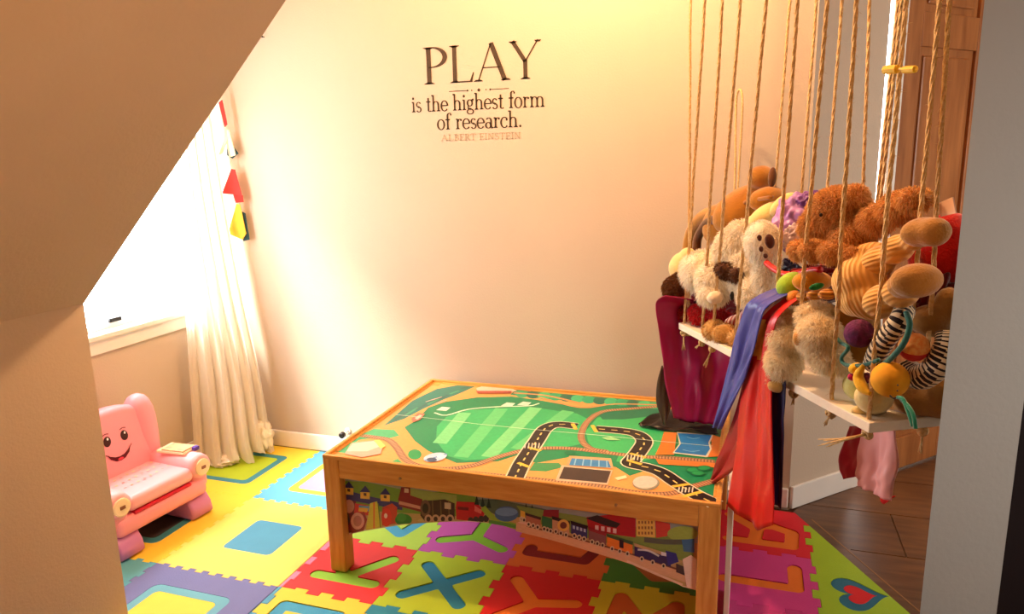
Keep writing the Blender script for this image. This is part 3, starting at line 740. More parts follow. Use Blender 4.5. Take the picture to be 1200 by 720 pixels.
S.poly([A(410, 150), A(425, 90), A(470, 90), A(470, 130), A(530, 150), A(530, 215), A(415, 185)], (140, 36, 40)); S.poly([A(415, 158), A(520, 184), A(520, 200), A(412, 174)], (214, 150, 130)); S.poly([A(440, 95), A(462, 97), A(462, 118), A(440, 116)], (226, 190, 160))
S.poly([A(525, 160), A(640, 150), A(690, 170), A(690, 250), A(545, 262), A(520, 230)], (70, 44, 36)); S.ell(*A(545, 195), 6, 10, (120, 84, 66)); S.ell(*A(545, 195), 3.6, 6, (50, 36, 34))
for x in (580, 620, 660): S.ribbon([A(x, 156), A(x + 4, 244)], .004, (120, 90, 60), 1)
for x in (560, 596, 632, 668): S.ell(*A(x, 248), 4.6, 5.4, (206, 160, 130)); S.ell(*A(x, 248), 2.4, 3, (70, 46, 40))
S.poly([A(640, 165), A(672, 168), A(672, 200), A(640, 196)], (200, 180, 150))
S.poly([A(695, 190), A(700, 160), A(800, 165), A(840, 215), A(830, 245), A(780, 262), A(700, 250)], (196, 30, 36)); S.poly([A(705, 185), A(760, 190), A(760, 206), A(705, 200)], (120, 20, 26)); S.poly([A(790, 180), A(826, 205), A(822, 222), A(788, 208)], (226, 110, 100))
for x in (770, 796, 822, 846): S.ell(*A(x, 256 - (x - 770) * .15), 3.4, 4.2, (60, 44, 44))
S.poly([A(790, 150), A(900, 150), A(1100, 190), A(1144, 200), A(1144, 250), A(900, 230), A(840, 200)], (86, 104, 80))
for x, y in ((800, 150), (830, 160), (860, 165), (1045, 190), (1075, 196)): S.poly([A(x - 12, y + 26), A(x, y - 22), A(x + 12, y + 28)], (30, 50, 40))
S.ribbon([A(830, 190), A(880, 240), A(960, 275), A(1060, 300)], .02, (150, 180, 60)); S.ribbon([A(860, 260), A(960, 285), A(1020, 296)], .012, (90, 150, 60))
S.ell(*A(948, 222), 14, 9, (70, 104, 150)); S.ell(*A(948, 212), 13, 5, (110, 146, 186)); S.ell(*A(1035, 274), 9, 4, (226, 186, 160))
# the long train
S.poly([B(100, 130), B(400, 180), B(640, 230), B(930, 250), B(930, 400), B(500, 300), B(150, 200)], (130, 150, 70))
S.poly([B(230, 150), B(300, 150), B(300, 190), B(225, 180)], (140, 40, 50))
S.poly([B(430, 185), B(560, 170), B(660, 190), B(660, 280), B(440, 250)], (176, 36, 40)); S.poly([B(425, 190), B(480, 175), B(590, 215), B(570, 235), B(520, 225)], (44, 40, 40))
for k in range(4): S.poly([B(470 + k * 28, 222 + k * 5), B(486 + k * 28, 224 + k * 5), B(486 + k * 28, 246 + k * 5), B(470 + k * 28, 243 + k * 5)], (226, 190, 180))
S.poly([B(662, 188), B(750, 196), B(752, 280), B(664, 274)], (236, 190, 90)); S.poly([B(752, 200), B(820, 214), B(826, 270), B(756, 282)], (206, 70, 56))
for r_ in range(3):
    for k in range(5): S.poly([B(672 + k * 15, 202 + r_ * 25), B(680 + k * 15, 203 + r_ * 25), B(680 + k * 15, 216 + r_ * 25), B(672 + k * 15, 215 + r_ * 25)], (150, 96, 50))
S.ell(*B(880, 262), 18, 9, (160, 180, 80)); S.ribbon([B(700, 290), B(800, 300), B(930, 300)], .016, (90, 96, 80)); S.poly([B(876, 290), B(935, 285), B(935, 350), B(885, 345)], (64, 110, 150))
S.ribbon([B(100, 240), B(300, 280), B(600, 370), B(900, 470)], .03, (216, 170, 130)); S.ribbon([B(150, 225), B(350, 275), B(620, 350), B(890, 440)], .006, (120, 80, 60), 1)
def car(x, y, w_, h_, c, roof=None):
    dy = .32 * w_
    S.poly([B(x, y), B(x + w_, y + dy), B(x + w_, y + dy + h_), B(x, y + h_)], c)
    if roof: S.poly([B(x - 3, y - 2), B(x + w_ + 3, y + dy - 2), B(x + w_, y + dy + h_ * .24), B(x, y + h_ * .24)], roof)
    for k in range(3): S.ell(*B(x + w_ * (.2 + .3 * k), y + h_ + 6 + dy * (.2 + .3 * k)), 2.6, 3.2, (206, 186, 150)); S.ell(*B(x + w_ * (.2 + .3 * k), y + h_ + 6 + dy * (.2 + .3 * k)), 1.3, 1.7, (50, 40, 40))
car(120, 152, 22, 34, (226, 176, 70)); car(145, 165, 70, 42, (170, 110, 84), (70, 44, 40)); car(222, 178, 50, 52, (44, 110, 66)); car(270, 180, 80, 60, (196, 150, 110), (40, 40, 40)); S.ell(*B(322, 222), 7, 7, (226, 180, 90)); S.ell(*B(322, 222), 4, 4, (110, 60, 50))
car(358, 202, 76, 58, (44, 56, 106), (24, 24, 34))
for k in range(4): S.poly([B(366 + k * 17, 222 + k * 5), B(376 + k * 17, 225 + k * 5), B(376 + k * 17, 240 + k * 5), B(366 + k * 17, 237 + k * 5)], (176, 190, 206))
car(440, 232, 82, 56, (130, 84, 84), (150, 44, 50)); car(526, 262, 120, 56, (226, 124, 44), (56, 90, 50)); S.poly([B(584, 286), B(604, 292), B(604, 330), B(584, 324)], (30, 26, 30))
car(655, 306, 170, 56, (40, 44, 90), (190, 160, 110)); S.poly([B(800, 340), B(850, 352), B(862, 392), B(812, 410)], (46, 50, 130)); S.poly([B(780, 345), B(804, 350), B(804, 366), B(780, 362)], (220, 220, 226))
S.ribbon([B(670, 335), B(720, 340), B(770, 365)], .006, (206, 206, 200))
S.poly([B(850, 400), B(900, 420), B(900, 460), B(850, 440)], (70, 56, 54)); S.ribbon([B(620, 400), B(760, 450), B(880, 500)], .008, (226, 190, 160), 1)
S.poly([B(880, 380), B(920, 360), B(945, 380), B(945, 520), B(900, 515), B(890, 450)], (236, 206, 186))
S.build('train_print', pf)
# white board standing against the right end of the table
wb = thing('white_board', (-.024, 2.04, TH), 'narrow white board standing against the right end of the play table', 'board')
box('panel', (-.0215, 2.04, TH + .215), (.015, .2, .43), M['white'], wb, .002)
box('edge_strip', (-.0215, 2.04, TH + .434), (.019, .206, .008), plain('board_edge', (214, 206, 200), rough=.5), wb, .002)
# door stop low on the back wall
p = Vector((-1.752, YB, .128)); dsx = thing('door_stop', p, 'small black-tipped door stop on the back wall left of the table', 'door stop')
V, Fc = tube([p + Vector((0, -.001, 0)), p + Vector((0, -.006, 0))], .014, 12); obj('plate', V, Fc, M['white'], dsx)
V, Fc = tube([p + Vector((0, -.006, 0)), p + Vector((0, -.04, -.004))], .006, 10); obj('stem', V, Fc, M['white'], dsx)
V, Fc = tube([p + Vector((0, -.04, -.004)), p + Vector((0, -.044, -.004)), p + Vector((0, -.06, -.005)), p + Vector((0, -.064, -.005))], [.011, .0145, .0145, .01], 14); obj('rubber_tip', V, Fc, M['black'], dsx, smooth=False)
p = Vector((-2.03, YB, 1.893)); V, Fc = tube([p + Vector((0, -.0005, 0)), p + Vector((0, -.012, 0)), p + Vector((0, -.014, 0))], [.002, .002, .005], 8)
tag(obj('nail', V, Fc, M['black'], None, origin=p), 'tiny dark nail in the back wall beside the sloping ceiling', 'nail')

# ------------------------------------------------------------------ wall lettering
class Glyph:
    def __init__(s, thick, thin): s.q = []; s.T = thick; s.t = thin
    def line(s, pts, w):
        P = [Vector(p) for p in pts]; W = w if hasattr(w, '__len__') else [w] * len(P); L = []
        for i, p in enumerate(P):
            d = (P[min(i + 1, len(P) - 1)] - P[max(i - 1, 0)]).normalized(); nn = Vector((-d.y, d.x)) * W[i] / 2; L.append((p + nn, p - nn))
        for a, b in zip(L, L[1:]): s.q.append([a[0], a[1], b[1], b[0]])
        return s
    def stem(s, x, y0, y1, w=None): w = w or s.T; s.q.append([Vector((x - w / 2, y0)), Vector((x + w / 2, y0)), Vector((x + w / 2, y1)), Vector((x - w / 2, y1))]); return s
    def ser(s, x, y, h=None):
        h = h or s.T * 1.15; e = s.t * .5; sg = 1 if y < .3 else -1
        s.q.append([Vector((x - h, y)), Vector((x + h, y)), Vector((x + h, y + sg * e * 1.4)), Vector((x - h, y + sg * e * 1.4))])
        s.q.append([Vector((x - h, y + sg * e)), Vector((x + h, y + sg * e)), Vector((x + s.T * .5, y + sg * e * 3.4)), Vector((x - s.T * .5, y + sg * e * 3.4))]); return s
    def arc(s, cx, cy, rx, ry, a0, a1, n=18, k=1):
        P, W = [], []
        for i in range(n + 1):
            a = math.radians(a0 + (a1 - a0) * i / n); P.append((cx + rx * math.cos(a), cy + ry * math.sin(a))); W.append(s.t + (s.T * 1.05 - s.t) * abs(math.cos(a)) ** 1.5 * k)
        return s.line(P, W)
    def dot(s, x, y, r):
        s.q.append([Vector((x + r * math.cos(2 * PI * i / 12), y + r * math.sin(2 * PI * i / 12))) for i in range(12)]); return s
def G(ch, T=.13, t=.035):
    g = Glyph(T, t); X = .62
    if ch == 'P': g.stem(.2, 0, 1).ser(.2, 0).ser(.2, .995).arc(.26, .72, .34, .265, 90, -90).line([(.2, .985), (.27, .985)], t).line([(.2, .455), (.27, .455)], t); w_ = .66
    elif ch == 'L': g.stem(.2, 0, 1).ser(.2, 0).ser(.2, .995).line([(.2, .02), (.66, .02)], t * 1.2).line([(.62, .02), (.69, .26)], [T * .6, t]); w_ = .74
    elif ch == 'A': g.line([(.14, 0), (.46, 1)], t * 1.2).line([(.46, 1), (.78, 0)], T).line([(.25, .36), (.66, .36)], t).ser(.14, 0, T * .95).ser(.8, 0, T); w_ = .95
    elif ch == 'Y': g.line([(.12, 1), (.46, .46)], T * .95).line([(.8, 1), (.46, .46)], t * 1.3).stem(.46, 0, .5).ser(.46, 0).ser(.13, .995, T * .95).ser(.8, .995, T * .8); w_ = .9
    elif ch == 'B': g.stem(.2, 0, 1).arc(.24, .75, .27, .235, 90, -90).arc(.24, .265, .33, .25, 90, -90).ser(.2, 0).ser(.2, .995); w_ = .66
    elif ch == 'E': g.stem(.2, 0, 1).ser(.2, 0).ser(.2, .995).line([(.2, .02), (.6, .02), (.63, .22)], t * 1.6).line([(.2, .98), (.58, .98), (.6, .8)], t * 1.6).line([(.2, .5), (.48, .5)], t * 1.4).line([(.48, .4), (.48, .6)], t * 1.4); w_ = .68
    elif ch == 'R': g.stem(.2, 0, 1).ser(.2, 0).ser(.2, .995).arc(.24, .74, .3, .245, 90, -90).line([(.36, .5), (.66, .01)], T * .9).ser(.68, 0, T * .7); w_ = .76
    elif ch == 'T': g.stem(.36, 0, 1).ser(.36, 0).line([(.04, .78), (.07, .98), (.65, .98), (.68, .78)], t * 1.6); w_ = .72
    elif ch == 'I': g.stem(.2, 0, 1).ser(.2, 0).ser(.2, .995); w_ = .4
    elif ch == 'N': g.stem(.16, 0, 1, t * 1.4).stem(.66, 0, 1, t * 1.4).line([(.16, .98), (.66, .02)], T).ser(.16, 0, T * .7).ser(.66, .995, T * .7); w_ = .84
    elif ch == 'S': g.arc(.3, .75, .2, .23, 20, 250, k=.9).line([(.23, .54), (.38, .46)], T).arc(.3, .25, .22, .24, 70, -160, k=.9); w_ = .6
    elif ch == 'i': g.stem(.17, 0, X).ser(.17, 0).line([(.04, X - .02), (.17, X - .02)], t * 1.6).dot(.16, .84, .085); w_ = .34
    elif ch == 's': g.arc(.23, .455, .145, .15, 20, 250, k=.75).line([(.18, .33), (.3, .28)], T * .95).arc(.24, .155, .16, .15, 70, -160, k=.75); w_ = .46
    elif ch == 't': g.stem(.2, .1, .84).line([(.03, X - .02), (.38, X - .02)], t * 1.6).arc(.31, .13, .12, .12, 180, 320); w_ = .42
    elif ch == 'h': g.stem(.17, 0, 1).ser(.17, 0).line([(.03, .97), (.17, .97)], t * 1.6).arc(.36, .4, .19, .2, 170, 0).stem(.55, 0, .42).ser(.55, 0); w_ = .72
    elif ch == 'e': g.arc(.3, .31, .24, .31, 0, 322).line([(.08, .33), (.54, .33)], t * 1.3); w_ = .58
    elif ch == 'g': g.arc(.26, .42, .18, .19, 0, 360).arc(.28, -.1, .23, .15, 0, 360, k=.7).line([(.14, .26), (.12, .1), (.36, .04)], t * 2.4).line([(.38, .56), (.54, .64)], t * 2.4); w_ = .58
    elif ch == 'f': g.stem(.2, 0, .84).ser(.2, 0).line([(.03, X - .02), (.38, X - .02)], t * 1.6).arc(.34, .84, .14, .15, 180, 50).dot(.44, .9, .06); w_ = .42
    elif ch == 'o': g.arc(.3, .31, .24, .31, 0, 360, 24); w_ = .6
    elif ch == 'r': g.stem(.17, 0, X).ser(.17, 0).line([(.04, X - .02), (.17, X - .02)], t * 1.6).arc(.34, .42, .15, .18, 170, 60).dot(.42, .55, .07); w_ = .5
    elif ch == 'm':
        g.stem(.17, 0, X).ser(.17, 0).line([(.04, X - .02), (.17, X - .02)], t * 1.6)
        for x in (.17, .55): g.arc(x + .19, .4, .19, .2, 170, 0).stem(x + .38, 0, .42).ser(x + .38, 0)
        w_ = 1.1
    elif ch == 'c': g.arc(.3, .31, .24, .31, 40, 320).dot(.46, .47, .07); w_ = .54
    elif ch == 'a': g.arc(.26, .17, .18, .17, 0, 360, 20).stem(.46, .06, .45).arc(.29, .42, .17, .19, 0, 150).line([(.46, .08), (.52, .01), (.6, .05)], t * 2); w_ = .6
    elif ch == '.': g.dot(.14, .06, .08); w_ = .28
    return g.q, w_
wd = thing('wall_lettering', (-1.06, YB - .001, 1.43), 'dark serif quotation lettering reading PLAY is the highest form of research on the back wall', 'wall decal')
def glyph_obj(ch, x, z, size, m, wx=1.0, T=.13, t=.035, name='letter', sl=0):
    q, w_ = G(ch, T, t); V, Fc = [], []
    for pl in q:
        b = len(V); V += [(x + p.x * size * wx, YB - .0012, z + p.y * size + sl * p.x * size) for p in pl]; Fc.append(tuple(range(b, b + len(pl))))
    o = obj(name, V, Fc, m, wd); o.data.name = 'letter'
    return w_ * size * wx
def text(s, x0, x1, z, size, m, T=.13, t=.035):
    tot = sum((G(c)[1] if c != ' ' else .34) for c in s); wx = (x1 - x0) / (tot * size); x = x0
    for c in s: x += (glyph_obj(c, x, z, size, m, wx, T, t) if c != ' ' else .34 * size * wx)
for ch, xa, xb in (('P', -1.297, -1.18), ('L', -1.182, -1.062), ('A', -1.075, -.91), ('Y', -.925, -.79)):
    glyph_obj(ch, xa, 1.659, .142, M['decal'], (xb - xa) / (G(ch)[1] * .142), .112, .03)
text('is the highest form', -1.347, -.779, 1.5525, .064, M['decal'], .13, .05)
text('of research.', -1.236, -.872, 1.4795, .064, M['decal'], .13, .05)
text('ALBERT EINSTEIN', -1.222, -.878, 1.4345, .025, M['decal2'], .13, .06)
Vv, Ff = [], []
def quad(x0, z0, x1, z1):
    b = len(Vv); Vv.extend([(x0, YB - .0012, z0), (x1, YB - .0012, z0), (x1, YB - .0012, z1), (x0, YB - .0012, z1)]); Ff.append((b, b + 1, b + 2, b + 3))
quad(-1.178, 1.626, -1.10, 1.6285); quad(-1.0, 1.626, -.924, 1.6285)
for x, r in ((-1.098, .0045), (-1.08, .003), (-1.05, .0075), (-1.02, .003), (-1.002, .0045)):
    b = len(Vv); Vv.extend([(x - r, YB - .0012, 1.6272), (x, YB - .0012, 1.6272 - r), (x + r, YB - .0012, 1.6272), (x, YB - .0012, 1.6272 + r)]); Ff.append((b, b + 1, b + 2, b + 3))
obj('flourish', Vv, Ff, M['decal'], wd)

# ------------------------------------------------------------------ child's chair
CH = Matrix.Translation((-2.165, 1.935, TH)) @ Matrix.Rotation(math.radians(-5), 4, 'Z')
chair = thing('toddler_chair', CH.translation, 'pink plastic toddler chair with a smiling face under the window', 'chair')
PK = plain('pink_plastic', (250, 158, 172), rough=.38, spec=.45, noise=.02, nscale=6)
PK2 = plain('pink_plastic_light', (252, 178, 186), rough=.42, spec=.4, noise=.02, nscale=6)
PL = plain('purple_plastic', (206, 132, 196), rough=.38, spec=.45, noise=.02, nscale=6)
CRM = plain('cream_plastic', (246, 222, 180), rough=.4); DKP = plain('chair_dark', (44, 30, 36), rough=.5); RDS = plain('red_slot', (206, 30, 60), rough=.5)
def cpart(name, fn, m, smooth=True, parent=None):
    bm = bmesh.new(); fn(bm); bmesh.ops.transform(bm, matrix=CH, verts=bm.verts); bmesh.ops.recalc_face_normals(bm, faces=bm.faces)
    o = from_bm(name, bm, m, parent or chair, smooth=smooth)
    return o
YZX = Matrix(((0, 0, 1), (1, 0, 0), (0, 1, 0))).to_4x4()         # outline (y,z) pushed along x
def back_fn(bm):
    half = [(.0, .455), (.06, .453), (.11, .444), (.15, .424), (.178, .40), (.19, .36), (.19, .30), (.184, .24), (.178, .19), (.172, .13)]
    pts = sm([Vector((y, z)).to_3d() for y, z in half], 4)
    o = [(p.x, p.y) for p in pts]; o = (o + [(-y, z) for y, z in o[::-1] if y > 1e-4])[::-1]
    tl = Matrix.Translation((-.075, 0, 0)) @ Matrix.Rotation(math.radians(-9), 4, 'Y') @ YZX
    R_ = .026; rings = []
    for k in range(7):
        a = PI / 2 * k / 6; rings.append((inset(o, R_ * (1 - math.sin(a))), .045 - R_ * (1 - math.cos(a)) if False else -.05 + R_ * (1 - math.cos(a))))
    for k in range(6, -1, -1):
        a = PI / 2 * k / 6; rings.append((inset(o, R_ * (1 - math.sin(a))), .045 - R_ * (1 - math.cos(a))))
    RV = [[bm.verts.new(tl @ Vector((p[0], p[1], z))) for p in rg] for rg, z in rings]; n_ = len(o)
    for A_, B_ in zip(RV, RV[1:]):
        for i in range(n_): bm.faces.new((A_[i], A_[(i + 1) % n_], B_[(i + 1) % n_], B_[i]))
    bm.faces.new(RV[0][::-1]); bm.faces.new(RV[-1])
cpart('backrest', back_fn, PK)
for s_ in (-1, 1):
    def wing(bm, s_=s_):
        V, Fc = tube([Vector((-.10 - .035 * (z - .2) / .26, s_ * (.168 - .02 * max(0, (z - .36) / .1) ** 2), z)) for z in (.2, .24, .3, .36, .4, .425, .444, .457, .464)], [.035, .044, .05, .053, .053, .049, .041, .027, .008], 16)
        vs = [bm.verts.new(v) for v in V]
        for f in Fc: bm.faces.new([vs[i] for i in f])
    cpart('back_wing', wing, PK)
cpart('seat', lambda bm: bx(bm, (.045, 0, .183), (.235, .285, .055), .022, seg=4), PK2)
cpart('seat_slot', lambda bm: bx(bm, (.147, 0, .15), (.03, .25, .012), .004), RDS, False)
cpart('seat_base', lambda bm: bx(bm, (.02, 0, .115), (.29, .40, .07), .024, seg=4), PK)
for s_ in (-1, 1):
    def arm(bm, s_=s_):
        V, Fc = tube([Vector((-.10, s_ * .178, .195)), Vector((-.09, s_ * .178, .197)), Vector((.05, s_ * .178, .203)), Vector((.14, s_ * .178, .2)), Vector((.158, s_ * .178, .199)), Vector((.165, s_ * .178, .199))], [.03, .044, .05, .05, .046, .036], 20)
        vs = [bm.verts.new(v) for v in V]
        for f in Fc: bm.faces.new([vs[i] for i in f])
    arm_o = cpart('arm', arm, PK2)
    cpart('arm_panel', lambda bm, s_=s_: bx(bm, (.02, s_ * .178, .15), (.27, .075, .09), .022, seg=4), PK)
    def disc(bm, s_=s_, x0=.16, x1=.171, r=.033):
        V, Fc = tube([Vector((x0, s_ * .178, .199)), Vector((x1, s_ * .178, .199)), Vector((x1 + .002, s_ * .178, .199))], [r, r, r * .85], 18)
        vs = [bm.verts.new(v) for v in V]
        for f in Fc: bm.faces.new([vs[i] for i in f])
    rd = cpart('roundel', disc, CRM, False)
    cpart('roundel_mark', lambda bm, s_=s_: bx(bm, (.174, s_ * .178, .199), (.004, .02, .012), .0015), plain('roundel_brown', (150, 96, 70)), False, rd)
    def foot(bm, s_=s_):
        o = [(-.13, 0), (.155, 0), (.172, .012), (.165, .05), (.14, .088), (-.11, .088)]
        prism(bm, [(x, z) for x, z in o], -.05, .05, Matrix.Translation((0, s_ * .158, 0)) @ Matrix(((1, 0, 0), (0, 0, -1), (0, 1, 0))).to_4x4(), bev=.012, seg=3)
    cpart('foot', foot, PL)
# flip book on the right arm
bk = cpart('activity_book', lambda bm: bx(bm, (.04, .182, .253), (.13, .085, .012), .004, rotz=.12), CRM, False)
cpart('book_page', lambda bm: bx(bm, (.05, .178, .262), (.1, .07, .004), .001, rotz=.12), plain('book_page', (240, 206, 140), rgb2=(206, 140, 120), nscale=30), False, bk)
cpart('book_tab', lambda bm: bx(bm, (.112, .205, .258), (.02, .024, .016), .004), plain('purple_tab', (90, 60, 150)), False, bk)
cpart('arm_button', lambda bm: bx(bm, (.05, -.178, .252), (.08, .05, .01), .003), plain('rose_button', (230, 130, 140)), False)
# face on the back
TLT = Matrix.Translation((-.075, 0, 0)) @ Matrix.Rotation(math.radians(-9), 4, 'Y')
def fmap(y, z): return CH @ TLT @ Vector((.0456, y, z))
Fp = Print(fmap, CH.to_3x3() @ TLT.to_3x3() @ Vector((1, 0, 0)), .0003)
FC = (.0, .335)
for sy in (-1, 1):
    Fp.ell(sy * .036 + .018, .338, .0155, .02, (60, 26, 30), 8 * sy); Fp.ell(sy * .036 + .022, .347, .004, .005, (255, 250, 250)); Fp.ribbon([(sy * .036 + .004, .364), (sy * .036 + .018, .368), (sy * .036 + .03, .365)], .003, (120, 40, 50))
_fm = Fp.map; Fp.map = lambda y, z: _fm(y + .018, z - .037)
Fp.poly([(-.05, .325), (-.04, .306), (-.02, .292), (.0, .288), (.02, .292), (.04, .308), (.05, .33), (.036, .318), (.018, .308), (-.002, .305), (-.02, .308), (-.038, .317)], (90, 10, 24))
Fp.ell(0, .2955, .012, .005, (226, 60, 80)); Fp.ribbon([(-.056, .328), (-.05, .324), (-.044, .322)], .003, (120, 40, 50)); Fp.ribbon([(.044, .326), (.05, .329), (.056, .335)], .003, (120, 40, 50))
Fp.build('smiling_face', chair)
# small letters moulded round the seat: coloured dots
Fs = Print(lambda x, y: CH @ Vector((x, y, .2106)), (0, 0, 1), .0003)
for k in range(9):
    for j in range(3): Fs.ell(-.02 + .045 * j, -.11 + .027 * k, .004, .006, ((206, 150, 140), (170, 190, 140), (240, 200, 140))[(k + j) % 3])
Fs.build('seat_print', chair)

# ------------------------------------------------------------------ curtain and bunting
CT = mat('curtain_cloth', (252, 246, 234), .9, .1, .03, 30, .1, 300, trans=.62)
CT2 = mat('curtain_heading', (226, 186, 130), .9, .1, .03, 30, .1, 300)
cur = thing('curtain', (-2.3, 2.6, TH), 'long cream curtain hanging beside the window and pooling on the floor', 'curtain')
CL = [(-2.37, 2.545, 1.78), (-2.37, 2.545, 1.55), (-2.375, 2.53, 1.2), (-2.38, 2.52, .8), (-2.385, 2.50, .4), (-2.39, 2.485, .12), (-2.37, 2.45, .02)]
CM = [(-2.345, 2.62, 1.78), (-2.335, 2.62, 1.55), (-2.32, 2.615, 1.2), (-2.28, 2.605, .8), (-2.22, 2.58, .4), (-2.185, 2.545, .12), (-2.16, 2.535, .03)]
CR_ = [(-2.318, 2.74, 1.78), (-2.312, 2.742, 1.55), (-2.29, 2.745, 1.2), (-2.25, 2.745, .8), (-2.195, 2.745, .4), (-2.165, 2.74, .12), (-2.135, 2.72, .02)]
def curve3(L, n): return sm(L, n)
nv = 10; Ls_, Lm_, Lr_ = (curve3(x, nv) for x in (CL, CM, CR_)); NU = 64
V, Fc = [], []
rows_ = len(Ls_)
for i in range(rows_):
    t = i / (rows_ - 1); a, b, c = Ls_[i], Lm_[i], Lr_[i]
    for j in range(NU + 1):
        u = j / NU; p = a * ((1 - u) * (1 - 2 * u)) + b * (4 * u * (1 - u)) + c * (u * (2 * u - 1))
        amp = .010 + .016 * t + .012 * t * t
        w_ = math.sin(u * 2 * PI * 5.5 + .6 * math.sin(3 * t)) + .45 * math.sin(u * 2 * PI * 11 + 2 * t)
        nn = Vector((.8, -.6, 0)); q = p + nn * amp * w_
        q.z = max(q.z + (.02 * math.sin(u * 19) * t ** 6), TH + .006); q.y = min(q.y, YB - .02); q.x = max(q.x, XW + .045)
        V.append(q)
for i in range(rows_ - 1):
    for j in range(NU): a = i * (NU + 1) + j; Fc.append((a, a + 1, a + NU + 2, a + NU + 1))
cl = obj('cloth', V, Fc, CT, cur, smooth=True)
# cloth pooled on the floor and a knot of it against the baseboard
def lump(name, c, r, m, parent, seed=0, amp=.25, freq=7):
    bm = bmesh.new(); bmesh.ops.create_icosphere(bm, subdivisions=4, radius=1)
    from mathutils import noise
    for v in bm.verts:
        k = 1 + amp * noise.noise(v.co * freq * .35 + Vector((seed, seed * 2, 0))); v.co = Vector((v.co.x * r[0] * k, v.co.y * r[1] * k, v.co.z * r[2] * k)) + Vector(c)
        v.co.z = max(v.co.z, TH + .002)
    return from_bm(name, bm, m, parent, smooth=True)
CTP = mat('curtain_pool', (250, 240, 220), .9, .1, .05, 26, .1, 300)
lump('pooled_cloth', (-2.28, 2.52, .03), (.09, .055, .03), CTP, cur, 3, .5, 11)
lump('pooled_cloth', (-2.17, 2.69, .09), (.05, .055, .075), CTP, cur, 5, .5, 9)
V, Fc = tube([(-2.345, 1.68, 1.79), (-2.345, 2.74, 1.79)], .011, 10); rod = thing('curtain_rod', (-2.345, 2.2, 1.79), 'thin curtain rod above the window, seen behind the bunting', 'curtain rod')
obj('rod', V, Fc, plain('rod_metal', (120, 90, 60), metal=.6, rough=.4), rod)
for yy in (1.7, 2.715):
    V, Fc = tube([(-2.345, yy, 1.79), (XW + .001, yy, 1.79)], .007, 8); obj('bracket', V, Fc, plain('rod_metal', (120, 90, 60), metal=.6, rough=.4), rod)
V, Fc = [], []
tb_ = cur
hv = [Vector((-2.352, 2.56, 0)), Vector((-2.30, 2.6, 0)), Vector((-2.29, 2.68, 0)), Vector((-2.285, 2.735, 0))]
# bunting: cord and pennants down the curtain's edge and across the window head
bt = thing('bunting', (-2.24, 2.72, 1.5), 'string of small red, yellow, white and teal felt pennants hanging beside the curtain', 'bunting')
cord = [on_y(258, 112, 2.73), on_y(263, 135, 2.735), on_y(266, 165, 2.74), on_y(272, 200, 2.745), on_y(279, 238, 2.75), on_y(286, 275, 2.75)]
V, Fc = tube(sm(cord, 4), .0028, 6); obj('cord', V, Fc, plain('bunting_cord', (226, 214, 190)), bt, smooth=True)
cord2 = [on_y(258, 112, 2.73), Vector((-2.30, 2.6, 1.7)), Vector((-2.31, 2.3, 1.63)), Vector((-2.32, 1.9, 1.72))]
V, Fc = tube(sm(cord2, 6), .0028, 6); obj('cord', V, Fc, plain('bunting_cord', (226, 214, 190)), bt, smooth=True)
def pennant(px, c, yy):
    pts = [on_y(x, y, yy) for x, y in px]; n_ = len(pts); V = pts + [p + Vector((0, .004, 0)) for p in pts]
    Fc = [tuple(range(n_)), tuple(range(n_, 2 * n_))[::-1]] + [(i, (i + 1) % n_, n_ + (i + 1) % n_, n_ + i) for i in range(n_)]
    obj('pennant', V, Fc, plain('felt_%d_%d_%d' % c, c, rough=.9, noise=.06, nscale=60, sheen=.3), bt)
pennant([(256, 120), (260, 117), (266, 146), (263, 149)], (226, 40, 36), 2.725)
pennant([(264, 152), (268, 152), (276, 182), (270, 184)], (240, 226, 196), 2.738)
pennant([(266, 168), (270, 167), (279, 180), (272, 186), (266, 182)], (20, 66, 74), 2.744)
pennant([(264, 160), (267, 162), (260, 180), (256, 182)], (236, 220, 188), 2.736)
pennant([(271, 198), (275, 199), (283, 229), (260, 227)], (222, 44, 40), 2.735)
pennant([(273, 228), (284, 229), (285, 237), (276, 238)], (226, 40, 36), 2.74)
pennant([(277, 239), (281, 240), (288, 274), (284, 281), (267, 274)], (244, 196, 60), 2.738)
pennant([(283, 248), (287, 250), (292, 281), (285, 283)], (20, 66, 74), 2.748)
def pen_x(y0, z0, w_, h_, c):
    V = [Vector((-2.315, y0, z0)), Vector((-2.315, y0 + w_, z0)), Vector((-2.315, y0 + w_ / 2, z0 - h_))]; V += [v + Vector((.004, 0, 0)) for v in V]
    obj('pennant', V, [(0, 1, 2), (5, 4, 3), (0, 3, 4, 1), (1, 4, 5, 2), (2, 5, 3, 0)], plain('felt_%d_%d_%d' % c, c, rough=.9, noise=.06, nscale=60), bt)
for k, c in enumerate(((20, 66, 74), (176, 150, 130), (100, 140, 160), (222, 44, 40), (244, 196, 60))): pen_x(2.5 - k * .11, 1.655 - .01 * k * (2 - k * .3), .07, .09, c)

